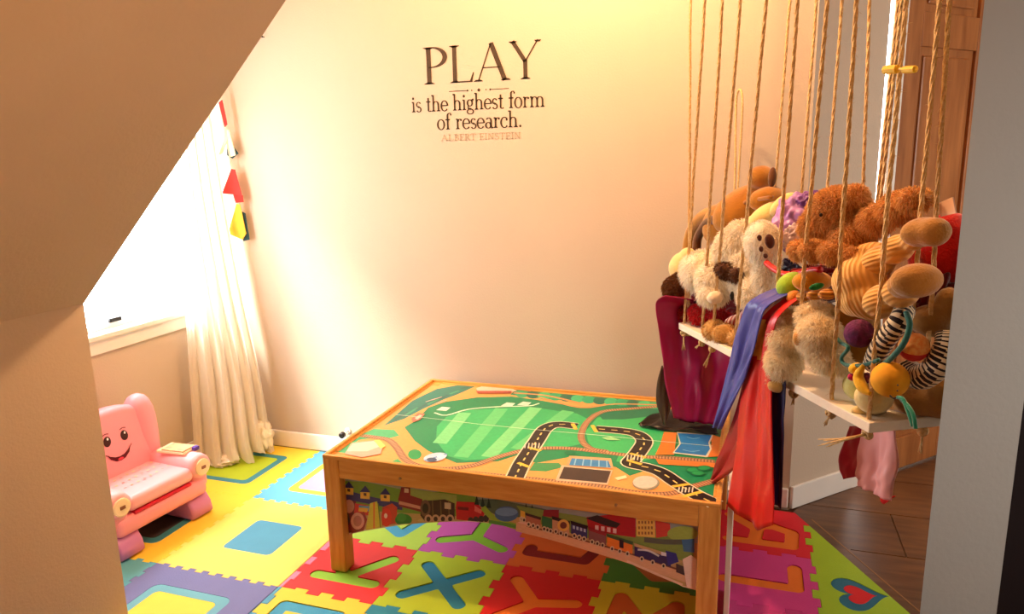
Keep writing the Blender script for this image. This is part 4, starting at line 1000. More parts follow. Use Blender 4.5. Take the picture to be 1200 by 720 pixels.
# ------------------------------------------------------------------ hanging toy shelf on ropes
BL = Vector((-.214, 2.352, 0)); BE = Vector((.48546, -.87426, 0)); BN = Vector((.87426, .48546, 0)); BLEN = .9415; BDEP = .31; BZ0, BZ1 = .80, .822
def bp(px, py, d): return on_pl(px, py, BL + BN * d, BN)
def bw(a, d, z): return BL + BE * a + BN * d + Vector((0, 0, z))
rack = thing('hanging_toy_shelf', bw(BLEN / 2, BDEP / 2, BZ0), 'white board shelf hung on many jute ropes and heaped with soft toys', 'hanging shelf')
RM = Matrix((BE, BN, Vector((0, 0, 1)))).transposed().to_4x4(); RM.translation = BL
shelf = box('shelf_board', (BLEN / 2, BDEP / 2, (BZ0 + BZ1) / 2), (BLEN, BDEP, BZ1 - BZ0), plain('shelf_white', (240, 226, 204), rough=.55, noise=.03, nscale=12, stretch=(1, 8, 8)), rack, .002, mtx=RM)
ZT = 2.6775
box('top_board', (BLEN / 2 - .01, BDEP / 2, ZT + .011), (BLEN, BDEP, .022), plain('shelf_white', (240, 226, 204)), rack, .002, mtx=RM)
def rope(p0, p1, r=.0043, name='rope', parent=None, turns=75, fray=True):
    """three-strand twisted rope with loose fibres"""
    L = (p1 - p0).length; n = max(4, int(L * 150)); d = (p1 - p0) / L; a = d.orthogonal().normalized(); b = d.cross(a); V, Fc = [], []; wob = random.random() * 9
    def cen(t):
        return p0 + d * (L * t) + (a * math.sin(t * 21 * L + wob) + b * math.cos(t * 17 * L + wob)) * .0011 * min(1, 6 * t, 6 * (1 - t))
    for s_ in range(3):
        P = []
        for i in range(n + 1):
            t = i / n; an = t * turns * L * .9 + s_ * 2 * PI / 3; P.append(cen(t) + (a * math.cos(an) + b * math.sin(an)) * r * .52)
        v, f = tube(P, r * .62, 5); k = len(V); V += v; Fc += [tuple(q + k for q in x) for x in f]
    if fray:
        for i in range(int(L * 110)):
            c = cen(random.random()); dr = (a * random.uniform(-1, 1) + b * random.uniform(-1, 1) + d * random.uniform(-.8, .8)).normalized(); l = random.uniform(.006, .019); k = len(V)
            sd = dr.cross(Vector((.3, .8, .5))).normalized() * .0006
            V += [c - sd, c + sd, c + dr * l * .6 + Vector((0, 0, -l * .1)) + sd * .6, c + dr * l * .6 + Vector((0, 0, -l * .1)) - sd * .6, c + dr * l + Vector((0, 0, -l * .3))]; Fc += [(k, k + 1, k + 2, k + 3), (k + 3, k + 2, k + 4)]
    return obj(name, V, Fc, M['rope'], parent or rack, smooth=False)
def knot(p, parent, r=.011):
    V, Fc = [], []
    for k in range(3):
        ax = Vector((random.uniform(-1, 1), random.uniform(-1, 1), random.uniform(-.4, .4))).normalized(); b = ax.orthogonal().normalized(); c = ax.cross(b)
        P = [p + (b * math.cos(2 * PI * i / 14) + c * math.sin(2 * PI * i / 14)) * r * .72 for i in range(15)]; v, f = tube(P, r * .45, 6); q = len(V); V += v; Fc += [tuple(x + q for x in y) for y in f]
    return obj('knot', V, Fc, M['rope'], parent, smooth=True)
def frayed(p, d, l, parent):
    V, Fc = [], []
    for k in range(9):
        dr = (d + Vector((random.uniform(-.3, .3), random.uniform(-.3, .3), random.uniform(-.2, .2)))).normalized()
        v, f = tube([p + d * .002, p + d * l * .45 + dr * l * .1, p + d * l * .5 + dr * l * random.uniform(.35, .55)], [.0024, .002, .0008], 4); q = len(V); V += v; Fc += [tuple(x + q for x in y) for y in f]
    return obj('rope_tail', V, Fc, M['rope'], parent, smooth=True)
def hang(px_top, px_bot, d, a_bot=None, r=.0043, tail=None, name='rope'):
    """a rope through a hole near the edge; its course is read at the picture's top and lower down"""
    A_, B_ = bp(*px_top, d), bp(*px_bot, d)
    k = (B_ - A_) / (B_.z - A_.z); top = A_ + k * (ZT - A_.z); bot = A_ + k * (BZ1 - A_.z)
    q = bot - BL; along = min(max(q.dot(BE), .012), BLEN - .012); bot = bw(along, d, BZ1 - .002)
    top.z = ZT + .002
    o = rope(top, bot, r)
    kp = Vector((bot.x, bot.y, BZ0 - .011)); kn = knot(kp, o)
    if tail: frayed(kp, (Vector(tail)).normalized(), Vector(tail).length, o)
    return o
FD = .014; RR = .0046
front = [((826, 0), (807, 290), (0, 0, -.06)), ((847, 0), (829, 290), (-.02, .01, -.02)), ((868, 0), (848, 240), (-.02, 0, -.06)), ((898, 0), (877, 230), None), ((935, 0), (917, 250), None),
         ((970, 0), (936, 390), (.0, 0, -.03)), ((1004, 0), (975, 460), (-.01, 0, -.03)), ((1062, 0), (1018, 492), (-.09, -.02, -.025))]
for a_, b_, t_ in front: hang(a_, b_, FD, r=RR, tail=t_)
side = [((1117, 0), (1099, 330), .135, (.0, 0, -.05)), ((1101, 0), (1082, 220), .118, None)]
for a_, b_, d_, t_ in side: hang(a_, b_, d_, r=RR, tail=t_)
back_r = [((806, 0), (802, 280), .03), ((926, 0), (906, 250), .29), ((957, 0), (940, 220), .29), ((987, 0), (970, 220), .29), ((1019, 0), (1012, 210), .29), ((1053, 0), (1032, 200), .29), ((1057, 0), (1036, 200), .27)]
for a_, b_, d_ in back_r: hang(a_, b_, d_, r=.0042)
# a doubled loop of rope that ends on a hook lower down
lp = [bp(861, 215, .28), bp(862, 150, .28), bp(863, 115, .28), bp(867, 105, .28), bp(870, 115, .28), bp(869, 150, .28), bp(865, 215, .28)]
lp = [Vector(p) for p in lp]; lp = [Vector((lp[0].x, lp[0].y, BZ1))] + lp + [Vector((lp[-1].x, lp[-1].y, BZ1))]
tube_obj('rope', sm(lp, 6), .004, M['rope'], rack, 7)
# yellow clip on the ropes
cp = bp(1050, 81, .0); cl_ = thing('clip', cp, 'small yellow plastic clip on the ropes in front of the door', 'clip')
YC = plain('yellow_plastic', (240, 190, 50), rough=.35)
for nm, (x0, x1, h_) in (('clip_body', (1036, 1053, 5)), ('clip_tab', (1058, 1074, 4))):
    a_, b_ = bp(x0, 82, -.008), bp(x1, 81, -.008); hh = h_ / FPX * 1.5
    V, Fc = tube([a_, a_.lerp(b_, .08), a_.lerp(b_, .92), b_], [hh * .5, hh * .9, hh * .9, hh * .5], 8); obj(nm, V, Fc, YC, cl_)
a_, b_ = bp(1050, 81, -.008), bp(1060, 81, -.008); V, Fc = tube([a_, b_], .0022, 6); obj('clip_hinge', V, Fc, YC, cl_)

# ------------------------------------------------------------------ soft toys
def pxm(p): return (p - CAM).dot(CF) / FPX
def E_(px, py, d, a, b, rot=0, c=None): return (px, py, d, a, b, rot, c)
def blob(name, specs, m, parent, vox=.006, smooth=6, cols=None):
    bm = bmesh.new()
    for px, py, d, a, b, rot, c in specs:
        p = bp(px, py, d); k = pxm(p); ro = math.radians(rot); ax = CR * math.cos(ro) + CU * math.sin(ro); ay = CU * math.cos(ro) - CR * math.sin(ro)
        c = c if c else min(a, b)
        r = bmesh.ops.create_icosphere(bm, subdivisions=3, radius=1); mt = Matrix((ax * a * k, ay * b * k, CF * -c * k)).transposed().to_4x4(); mt.translation = p
        bmesh.ops.transform(bm, matrix=mt, verts=r['verts'])
    me = bpy.data.meshes.new('t'); bm.to_mesh(me); bm.free(); t = bpy.data.objects.new('t', me); COL.objects.link(t)
    md = t.modifiers.new('r', 'REMESH'); md.mode = 'VOXEL'; md.voxel_size = vox
    s_ = t.modifiers.new('s', 'SMOOTH'); s_.iterations = smooth; s_.factor = .5
    ev = t.evaluated_get(bpy.context.evaluated_depsgraph_get()); m2 = bpy.data.meshes.new_from_object(ev)
    V = [v.co.copy() for v in m2.vertices]
    for v in V: v.z = max(v.z, BZ1 + .001) if (v - BL).dot(BN) > -.002 and (v - BL).dot(BE) > 0 and v.z > BZ1 - .05 else v.z
    Fc = [tuple(p.vertices) for p in m2.polygons]
    bpy.data.objects.remove(t); bpy.data.meshes.remove(me); bpy.data.meshes.remove(m2)
    return obj(name, V, Fc, m, parent, smooth=True)
def fur(name, body, n, length, width, cols, parent, lie=(0, 0, -.5), curl=.5):
    me = body.data; me.calc_loop_triangles(); base = np.array(wloc(body))
    co = np.array([v.co[:] for v in me.vertices]) + base; tri = np.array([t.vertices[:] for t in me.loop_triangles])
    A_, B_, C_ = co[tri[:, 0]], co[tri[:, 1]], co[tri[:, 2]]; nr = np.cross(B_ - A_, C_ - A_); ar = np.linalg.norm(nr, axis=1); nr /= np.maximum(ar[:, None], 1e-12)
    # fibres on the side that can be seen from the room
    ce = (A_ + B_ + C_) / 3; wgt = ar * np.where((nr * (np.array(CAM) - ce)).sum(1) > -.25 * np.linalg.norm(np.array(CAM) - ce, axis=1), 1, .12)
    pick = RNG.choice(len(tri), n, p=wgt / wgt.sum()); u, v = RNG.random(n), RNG.random(n); fl = u + v > 1; u[fl], v[fl] = 1 - u[fl], 1 - v[fl]
    P = A_[pick] + (B_ - A_)[pick] * u[:, None] + (C_ - A_)[pick] * v[:, None]; Nn = nr[pick]
    P -= Nn * .001
    # clumps: fibres near one another lean the same way
    cl_n = np.sin(P[:, [1, 2, 0]] * 160 + 3) + np.sin(P[:, [2, 0, 1]] * 97)
    D = Nn + np.array(lie) + cl_n * .22 + RNG.normal(0, curl * .5, (n, 3)); D /= np.linalg.norm(D, axis=1)[:, None]
    S_ = np.cross(D, RNG.normal(0, 1, (n, 3))); S_ /= np.linalg.norm(S_, axis=1)[:, None]; S_ *= width / 2
    Ln = length * RNG.uniform(.6, 1.15, n)[:, None]
    mid = P + D * Ln * .55; tip = P + D * Ln + np.array([0, 0, -.25]) * Ln
    V = np.stack([P - S_, P + S_, mid + S_ * .7, mid - S_ * .7, tip], 1).reshape(-1, 3)
    Fc = []
    for i in range(n): k = 5 * i; Fc.append((k, k + 1, k + 2, k + 3)); Fc.append((k + 3, k + 2, k + 4))
    c1, c2 = np.array(lin(cols[0])), np.array(lin(cols[1])); mix = RNG.random(n); cc = []
    for x in mix: c = tuple(c1 * (1 - x) + c2 * x); cc += [c, c]
    o = obj(name, V, Fc, M['fur'], parent, cols=cc); o['kind'] = 'stuff'; return o
def toy(name, px, py, d, label, cat='soft toy'):
    p = bp(px, py, d); p.z = max(BZ1, p.z); return thing(name, p, label, cat)
def pl(name, c, **kw): return plain(name, c, rough=.9, spec=.12, sheen=.4, noise=.08, nscale=40, bump=.25, bscale=220, **kw)
def disc_on(name, px, py, d, a, b, m, parent, rot=0, c=.35): return blob(name, [E_(px, py, d, a, b, rot, min(a, b) * c)], m, parent, .0022, 2)
BRN, BRN2 = (242, 194, 124), (206, 148, 82)
# 1 brown teddy in corduroy
t = toy('teddy_bear', 1000, 300, .12, 'shaggy brown teddy bear in gold corduroy lying face down on the heap')
hd = blob('head', [E_(984, 250, .13, 36, 30, 0), E_(958, 266, .09, 21, 17, -15), E_(1000, 232, .13, 17, 13, 30), E_(1000, 276, .13, 27, 19, 20)], pl('bear_brown', (214, 154, 90)), t)
fur('fur', hd, 9000, .015, .0024, (BRN, BRN2), hd, (0, 0, -.3))
for x_, y_ in ((948, 258), (962, 252)): disc_on('eye', x_, y_, .045, 2.6, 3, M['black'], t)
ar1 = blob('arm', [E_(936, 293, .03, 12, 12), E_(954, 294, .035, 17, 13), E_(976, 296, .05, 16, 13), E_(996, 300, .07, 12, 12)], pl('bear_brown', (214, 154, 90)), t)
fur('fur', ar1, 4200, .011, .0022, (BRN, BRN2), ar1)
ar2 = blob('arm', [E_(1072, 234, .16, 20, 14, 0), E_(1052, 244, .16, 22, 19, 20), E_(1026, 258, .15, 20, 19, 20)], pl('bear_brown', (214, 154, 90)), t)
fur('fur', ar2, 4200, .013, .0022, (BRN, BRN2), ar2)
CORD = wave_mat('gold_corduroy', (238, 184, 102), (222, 164, 84), 34, 'X', .35, rot=(0, .5, .6)); CORD2 = wave_mat('gold_corduroy_leg', (234, 178, 96), (216, 156, 78), 34, 'Z', .35, rot=(.5, .2, 0))
blob('body', [E_(1008, 330, .08, 32, 30, 0), E_(1022, 350, .09, 34, 26, 0), E_(1020, 308, .11, 30, 24, 20), E_(1000, 346, .07, 20, 26, 0)], CORD, t)
blob('leg', [E_(1030, 306, .10, 24, 18, 35), E_(1052, 292, .10, 22, 17, 35), E_(1070, 280, .10, 14, 15, 35)], CORD2, t)
blob('leg', [E_(1036, 352, .05, 26, 20, 20), E_(1056, 342, .04, 22, 20, 20)], CORD2, t)
blob('foot', [E_(1082, 272, .09, 27, 18, 8), E_(1094, 272, .09, 20, 18, 8)], pl('bear_velvet', (178, 126, 60)), t)
blob('foot', [E_(1074, 329, .02, 31, 21, 5), E_(1060, 334, .025, 20, 17, 5)], pl('bear_velvet', (178, 126, 60)), t)
# 2 white puppy with brown ears
t = toy('plush_puppy', 830, 330, .05, 'white plush puppy with brown eye patches, face down at the left of the heap')
WH, WH2 = (255, 250, 238), (244, 232, 208)
hd = blob('head', [E_(824, 318, .06, 26, 24), E_(838, 328, .05, 22, 22), E_(836, 345, .03, 18, 13, 10)], pl('puppy_white', (240, 226, 200)), t)
fur('fur', hd, 6500, .016, .0024, (WH, WH2), hd)
e1 = blob('ear_patch', [E_(852, 318, .035, 15, 10, -20), E_(862, 322, .04, 9, 9)], pl('puppy_brown', (96, 56, 30)), t); fur('fur', e1, 1200, .01, .0022, ((110, 66, 36), (70, 40, 22)), e1)
blob('nose', [E_(838, 349, .005, 10, 8, 10)], pl('puppy_muzzle', (238, 214, 180)), t, .004)
disc_on('eye', 858, 347, .02, 3, 6, M['black'], t)
# 3 white bear with paw print
t = toy('plush_polar_bear', 872, 295, .1, 'white plush bear showing a paw with dark brown pads')
bd = blob('body', [E_(862, 292, .1, 24, 26), E_(874, 276, .12, 24, 18), E_(872, 325, .08, 17, 28, 8), E_(880, 345, .07, 14, 20)], pl('bear_white', (242, 230, 206)), t)
fur('fur', bd, 7500, .017, .0024, (WH, WH2), bd)
pw_ = blob('paw', [E_(894, 285, .05, 21, 27, 10)], pl('bear_white', (242, 230, 206)), t); fur('fur', pw_, 2200, .009, .0022, (WH, WH2), pw_)
for x, y, a, b in ((902, 283, 6, 9), (890, 279, 3.2, 4.2), (892, 292, 3, 4), (897, 300, 3, 3.6)): disc_on('paw_pad', x, y, .015, a, b, pl('pad_brown', (80, 36, 24)), t, 10, .5)
l2 = blob('leg', [E_(896, 325, .05, 14, 20, 10), E_(902, 305, .06, 12, 14)], pl('bear_white', (242, 230, 206)), t); fur('fur', l2, 1800, .014, .0022, (WH, WH2), l2)
# 4 mustard-brown monkey
t = toy('plush_monkey', 860, 260, .2, 'smooth mustard-brown plush with a round ear sticking up at the back')
MUS = pl('mustard_felt', (168, 112, 36)); DKB = pl('dark_brown_felt', (92, 52, 18))
blob('back', [E_(874, 246, .2, 42, 27, 28), E_(852, 264, .2, 30, 28, 40), E_(898, 233, .2, 22, 14, 15)], MUS, t)
V, Fc = tube(sm([bp(838, 284, .17), bp(850, 256, .165), bp(872, 238, .165), bp(905, 231, .165)], 8), .006, 8); obj('seam_piping', V, Fc, pl('mustard_piping', (150, 92, 20)), t, smooth=True)
blob('ear', [E_(892, 208, .22, 16, 14, 0), E_(888, 220, .22, 10, 8)], MUS, t, .004); blob('ear_rim', [E_(905, 208, .215, 5, 13, -5)], DKB, t, .004)
V, Fc = tube(sm([bp(806, 296, .16), bp(810, 274, .16), bp(822, 256, .16), bp(838, 248, .16), bp(846, 250, .16)], 8), [.022] * 33, 12); obj('arm', V, Fc, MUS, t, smooth=True)
V, Fc = tube(sm([bp(816, 296, .13), bp(818, 278, .13), bp(828, 262, .13), bp(840, 256, .13)], 8), [.015] * 25, 10); obj('arm_lining', V, Fc, DKB, t, smooth=True)
# 5, 6 hood and satin
t = toy('cloth_hood', 904, 248, .16, 'pale yellow cloth hood between the white paw and the purple satin', 'dress-up cloth')
blob('cloth', [E_(900, 252, .16, 26, 13, 30), E_(918, 240, .16, 20, 10, 40), E_(884, 262, .15, 12, 10)], pl('cream_cloth', (238, 214, 140)), t, .005)
def crumple(name, px, py, d, a, b, m, parent, seed, amp=.35, rot=0, c=None):
    p = bp(px, py, d); k = pxm(p); ro = math.radians(rot); ax = CR * math.cos(ro) + CU * math.sin(ro); ay = CU * math.cos(ro) - CR * math.sin(ro); from mathutils import noise
    bm = bmesh.new(); bmesh.ops.create_icosphere(bm, subdivisions=5, radius=1); c = c or min(a, b) * .7
    for v in bm.verts:
        q = v.co; rr = 1 - amp * (1 - 2 * abs(noise.noise(Vector((q.x * 2.4 + seed, q.y * 2.4, q.z * 2.4)))) * 1.6) * .6 - amp * .2 * abs(noise.noise(q * 4 + Vector((0, seed, 0))))
        v.co = p + ax * (q.x * a * k * rr) + ay * (q.y * b * k * rr) + CF * (-q.z * c * k * rr)
    return from_bm(name, bm, m, parent, smooth=True)
SAT = lambda n_, c: plain(n_, c, rough=.36, spec=.45, noise=.04, nscale=20)
t = toy('satin_cape', 935, 262, .16, 'crumpled purple satin cape behind the brown teddy bear', 'cape')
crumple('satin', 932, 262, .15, 27, 36, SAT('purple_satin', (178, 132, 206)), t, 2.2, .22, -15)
crumple('satin_fold', 950, 236, .18, 20, 12, SAT('violet_satin', (130, 84, 170)), t, 5.1, .25, 10)
crumple('highlight_fold', 932, 278, .11, 14, 16, SAT('highlight_satin', (226, 206, 220)), t, 3.3, .25)  # highlight on the purple folds, put in as a pale piece
# 7 red shaggy plush and small doll
t = toy('shaggy_plush', 805, 362, .06, 'small shaggy bright red plush at the left end of the shelf')
rb = blob('body', [E_(802, 364, .05, 20, 14), E_(822, 368, .05, 14, 12), E_(842, 372, .06, 14, 10)], pl('red_plush', (190, 20, 30)), t); fur('fur', rb, 4500, .015, .0026, ((222, 30, 44), (150, 8, 22)), rb)
t = toy('plush_doll', 792, 330, .07, 'small plush with curly brown hair and a cream cap at the far left')
hb = blob('hair', [E_(790, 338, .05, 13, 14), E_(796, 330, .06, 10, 10)], pl('curl_brown', (110, 64, 26)), t, .005); fur('fur', hb, 2600, .012, .0026, ((130, 78, 34), (84, 46, 18)), hb)
blob('cap', [E_(797, 312, .08, 13, 17, -20), E_(806, 300, .1, 10, 10)], pl('cream_cap', (236, 206, 140)), t, .005)
# 8 tan paw on the board edge
t = toy('plush_rabbit', 850, 392, .03, 'tan plush paw lying over the front edge of the shelf')
pb_ = blob('paw', [E_(838, 388, .02, 14, 14), E_(850, 393, .03, 16, 14, -15), E_(868, 398, .05, 16, 13, -15)], pl('tan_plush', (204, 156, 84)), t, .005); fur('fur', pb_, 2600, .008, .002, ((226, 178, 104), (176, 128, 62)), pb_)
# 9 striped sleeve
t = toy('striped_cloth', 866, 374, .08, 'red and white striped cloth tucked between the white plush toys', 'dress-up cloth')
blob('cloth', [E_(862, 378, .08, 16, 9, 20), E_(876, 372, .08, 14, 10, 30)], wave_mat('red_stripe', (226, 200, 190), (160, 20, 40), 30, 'X', 0, rot=(0, 0, .4)), t, .004)
# 10 maroon and navy cloths filling the heap
def filler(name, px, py, d, a, b, c, label, seed, cat='dress-up cloth', rot=0, sat=False):
    t = toy(name, px, py, d, label, cat); crumple('cloth', px, py, d, a, b, SAT('satin_%d_%d_%d' % c, c) if sat else pl('cloth_%d_%d_%d' % c, c), t, seed, .35, rot); return t
filler('folded_cloth', 852, 352, .16, 42, 30, (110, 20, 30), 'dark red cloth behind the white puppy', 1.2)
filler('folded_cloth', 922, 322, .12, 18, 16, (30, 34, 70), 'knotted navy cloth above the blue satin sash', 7.7, sat=True)
filler('folded_cloth', 975, 322, .14, 44, 14, (120, 16, 24), 'dark red cloth below the teddy bear arm', 4.4)
filler('folded_cloth', 930, 350, .2, 50, 36, (70, 34, 26), 'dark brown cloth deep in the middle of the heap', 9.1)
filler('folded_cloth', 1092, 350, .2, 34, 40, (96, 18, 24), 'maroon cloth under the red cushion', 6.3)
t = toy('red_ribbon', 930, 318, .05, 'narrow red ribbon lying across the navy cloth', 'ribbon')
V, Fc = tube(sm([bp(898, 308, .03), bp(908, 316, .03), bp(922, 322, .04), bp(945, 318, .05), bp(962, 316, .06)], 6), .008, 8); obj('ribbon', V, Fc, SAT('red_satin', (214, 30, 30)), t, smooth=True)
# 11 lime and orange toy
t = toy('plush_bird', 938, 334, .04, 'lime green and orange plush head with a green leaf in the middle of the heap')
blob('lime_cheek', [E_(928, 334, .03, 19, 15, 25)], pl('lime_felt', (160, 196, 44)), t, .004)
blob('orange_cheek', [E_(952, 330, .05, 24, 13, 0)], pl('amber_felt', (226, 150, 40)), t, .004)
blob('green_leaf', [E_(957, 336, .02, 10, 4.5, 15, 3)], pl('leaf_felt', (20, 120, 60)), t, .003)
t = toy('plush_giraffe', 950, 347, .03, 'orange corduroy arm with a round orange hand resting on the cream plush')
blob('hand', [E_(931, 349, .02, 10, 9, 0)], pl('orange_felt', (222, 140, 50)), t, .004)
blob('arm', [E_(942, 348, .025, 10, 6.5, 3), E_(956, 346, .03, 12, 6.5, 3), E_(970, 345, .035, 12, 7, 3)], wave_mat('orange_corduroy', (226, 160, 70), (180, 110, 40), 40, 'Z', .5), t, .004)
# 12 cream shaggy animal
t = toy('shaggy_bear', 940, 400, .05, 'cream long-haired plush with two hanging legs over the front of the shelf')
CRW, CRW2 = (255, 246, 222), (240, 218, 178)
la = blob('leg', [E_(930, 377, .03, 18, 16), E_(922, 398, .005, 21, 23), E_(918, 424, -.005, 20, 22), E_(914, 444, -.005, 14, 11)], pl('cream_plush', (248, 228, 192)), t); fur('fur', la, 6500, .013, .0024, (CRW, CRW2), la, (0, 0, -.4))
lb = blob('leg', [E_(956, 372, .04, 22, 18), E_(960, 394, .02, 24, 24), E_(972, 418, .03, 20, 18), E_(988, 430, .06, 12, 9)], pl('cream_plush', (248, 228, 192)), t); fur('fur', lb, 6500, .015, .0024, (CRW, CRW2), lb, (0, 0, -.4))
blob('paw', [E_(911, 452, -.02, 12, 9, 0)], pl('tan_plush', (204, 156, 84)), t, .004)
blob('knee_patch', [E_(934, 397, -.03, 5, 9, 0)], pl('tan_patch', (206, 146, 70)), t, .003)
# 13 olive plush
t = toy('plush_frog', 1000, 385, .12, 'olive-brown plush body behind the purple ball')
blob('body', [E_(1000, 380, .12, 30, 28), E_(1010, 405, .12, 28, 24)], pl('olive_plush', (150, 104, 34)), t)
t = toy('plush_dog', 1090, 380, .16, 'olive plush animal at the right end behind the striped toy')
blob('body', [E_(1094, 376, .16, 30, 20), E_(1070, 372, .16, 22, 16), E_(1112, 356, .18, 16, 20)], pl('olive_tan', (160, 118, 60)), t)
t = toy('plush_lamb', 1085, 470, .16, 'large tan plush lying at the right front corner of the shelf')
blob('body', [E_(1082, 468, .15, 36, 26), E_(1104, 460, .17, 30, 34), E_(1054, 480, .12, 18, 13)], pl('sand_plush', (170, 122, 64)), t)
t = toy('plush_duck', 1010, 456, .06, 'pale green and cream plush under the yellow ball head')
blob('body', [E_(1006, 452, .06, 18, 18)], pl('pale_green', (206, 206, 130)), t, .005); blob('belly', [E_(1024, 466, .04, 22, 20)], pl('pale_cream', (226, 204, 140)), t, .005); blob('leg', [E_(1018, 482, .04, 22, 9, 0)], pl('pale_cream', (226, 204, 140)), t, .004)
# 14 activity toy: striped tubes with balls
t = toy('activity_spiral', 1050, 420, .05, 'black and white striped fabric spiral toy with three coloured balls', 'baby toy')
def striped(pts, rad, n=10, bands=14, name='striped_tube', c1=(236, 214, 176), c2=(36, 22, 24)):  # woven stripes
    P = sm([bp(*p) for p in pts], n); k = len(P); sides = 12; R_ = [rad * pxm(p) for p in P]
    V, Fc = tube(P, R_, sides); cols = []
    for f in Fc:
        i = (f[0] // sides) / (k - 1); j = (f[0] % sides)
        cols.append(lin(c1 if int(i * bands * 2 + j / sides * 2) % 2 else c2))
    return obj(name, V, Fc, M['clothp'], t, cols=cols, smooth=True)
striped([(1024, 428, .05), (1030, 410, .035), (1042, 392, .03), (1054, 376, .035), (1060, 364, .06)], 12, 14, 15)
striped([(1064, 436, .09), (1080, 442, .08), (1098, 430, .08), (1110, 408, .09), (1113, 392, .1)], 15, 14, 19)
V, Fc = tube(sm([bp(1022, 436, .02), bp(1040, 424, .015), bp(1058, 404, .015), bp(1066, 382, .02), (bp(1062, 366, .03))], 8), .0055, 8); obj('teal_piping', V, Fc, pl('teal_felt', (40, 104, 96)), t, smooth=True)
V, Fc = tube(sm([bp(976, 392, .03), bp(986, 402, .025), bp(994, 408, .02), bp(986, 420, .02), bp(992, 428, .02), bp(1012, 428, .015), bp(1030, 422, .012)], 8), .0042, 8); obj('teal_stem', V, Fc, pl('teal_felt', (40, 104, 96)), t, smooth=True)
def ball(name, px, py, d, r, m, parent, rib=0, half=None):
    p = bp(px, py, d); R_ = r * pxm(p); bm = bmesh.new(); bmesh.ops.create_uvsphere(bm, u_segments=40, v_segments=20, radius=R_)
    if rib:
        for v in bm.verts:
            a = math.atan2(v.co.y, v.co.x); k = 1 - .05 * (1 - abs(math.cos(a * rib / 2))) * math.sqrt(max(0, 1 - (v.co.z / R_) ** 2)); v.co *= k
    if half is not None:
        for f in bm.faces:
            f.material_index = 1 if f.calc_center_median().z > half * R_ else 0
    bmesh.ops.transform(bm, matrix=Matrix.Translation(p) @ Matrix.Rotation(.35, 4, 'X'), verts=bm.verts)
    return from_bm(name, bm, m[0] if half is not None else m, parent, smooth=True, mats=m if half is not None else None)
ball('purple_ball', 1007, 391, .015, 17, plain('purple_knit', (112, 26, 84), rough=.8, rgb2=(70, 14, 60), nscale=90, bump=.3, bscale=300), t, 14)
ball('red_ball', 1071, 407, .05, 17, [plain('red_knit', (196, 30, 24), rough=.6), plain('orange_dots', (226, 120, 50), rough=.8, rgb2=(236, 170, 90), nscale=160)], t, 0, .05)
yb_ = ball('yellow_ball', 1043, 445, .02, 21, plain('yellow_felt', (232, 162, 26), rough=.8, noise=.06, nscale=60), t)
for x, y in ((1052, 452), (1052, 458)): disc_on('eye', x, y, -.022, 1.8, 1.8, M['black'], yb_, 0, .6)
V, Fc = tube(sm([bp(1043, 464, .0), bp(1047, 467, -.002), bp(1052, 466, -.002)], 4), .0016, 6); obj('mouth', V, Fc, M['black'], yb_)
V, Fc = tube(sm([bp(1012, 428, .01), bp(1006, 442, .008), bp(1012, 456, .008), bp(1020, 462, .01)], 6), [.004 + .008 * math.sin(PI * i / 18) for i in range(19)], 10); obj('yellow_crescent', V, Fc, pl('yellow_felt2', (240, 186, 40)), t, smooth=True)
blob('yellow_bud', [E_(1003, 432, .02, 9, 7, 20)], pl('yellow_felt2', (240, 186, 40)), t, .003); blob('magenta_bud', [E_(999, 442, .015, 6.5, 5)], pl('magenta_felt', (190, 20, 90)), t, .003); blob('mauve_bud', [E_(1016, 443, .025, 6, 7)], pl('mauve_felt', (150, 70, 110)), t, .003)
for pts in ([(1052, 466, .0), (1058, 468, -.004), (1064, 482, -.008), (1070, 500, -.01)], [(1056, 468, .0), (1064, 476, -.006), (1070, 486, -.01), (1073, 503, -.012)]):
    V, Fc = tube(sm([bp(*p) for p in pts], 6), .0038, 6); obj('teal_ribbon', V, Fc, pl('teal_ribbon', (20, 120, 96)), t, smooth=True)
# 15 red cushion with its tag
t = toy('red_cushion', 1112, 300, .25, 'bright red cushion with a white tag at the right end of the heap', 'cushion')
blob('cushion', [E_(1114, 292, .24, 36, 44, 0, 26), E_(1090, 300, .26, 24, 36)], pl('red_cotton', (214, 26, 22)), t)
V = [bp(1100, 238, .2), bp(1116, 231, .2), bp(1120, 250, .2), bp(1102, 254, .2)]; V += [v + BN * .003 for v in V]
obj('tag', V, [(0, 1, 2, 3), (7, 6, 5, 4), (0, 4, 5, 1), (1, 5, 6, 2), (2, 6, 7, 3), (3, 7, 4, 0)], plain('white_tag', (236, 200, 180), rough=.8), t)
t = toy('cream_cloth', 1112, 345, .2, 'cream cloth under the right foot of the teddy bear', 'dress-up cloth'); blob('cloth', [E_(1108, 344, .22, 14, 12), E_(1116, 356, .24, 12, 12)], pl('cream_cloth2', (226, 196, 140)), t, .005)

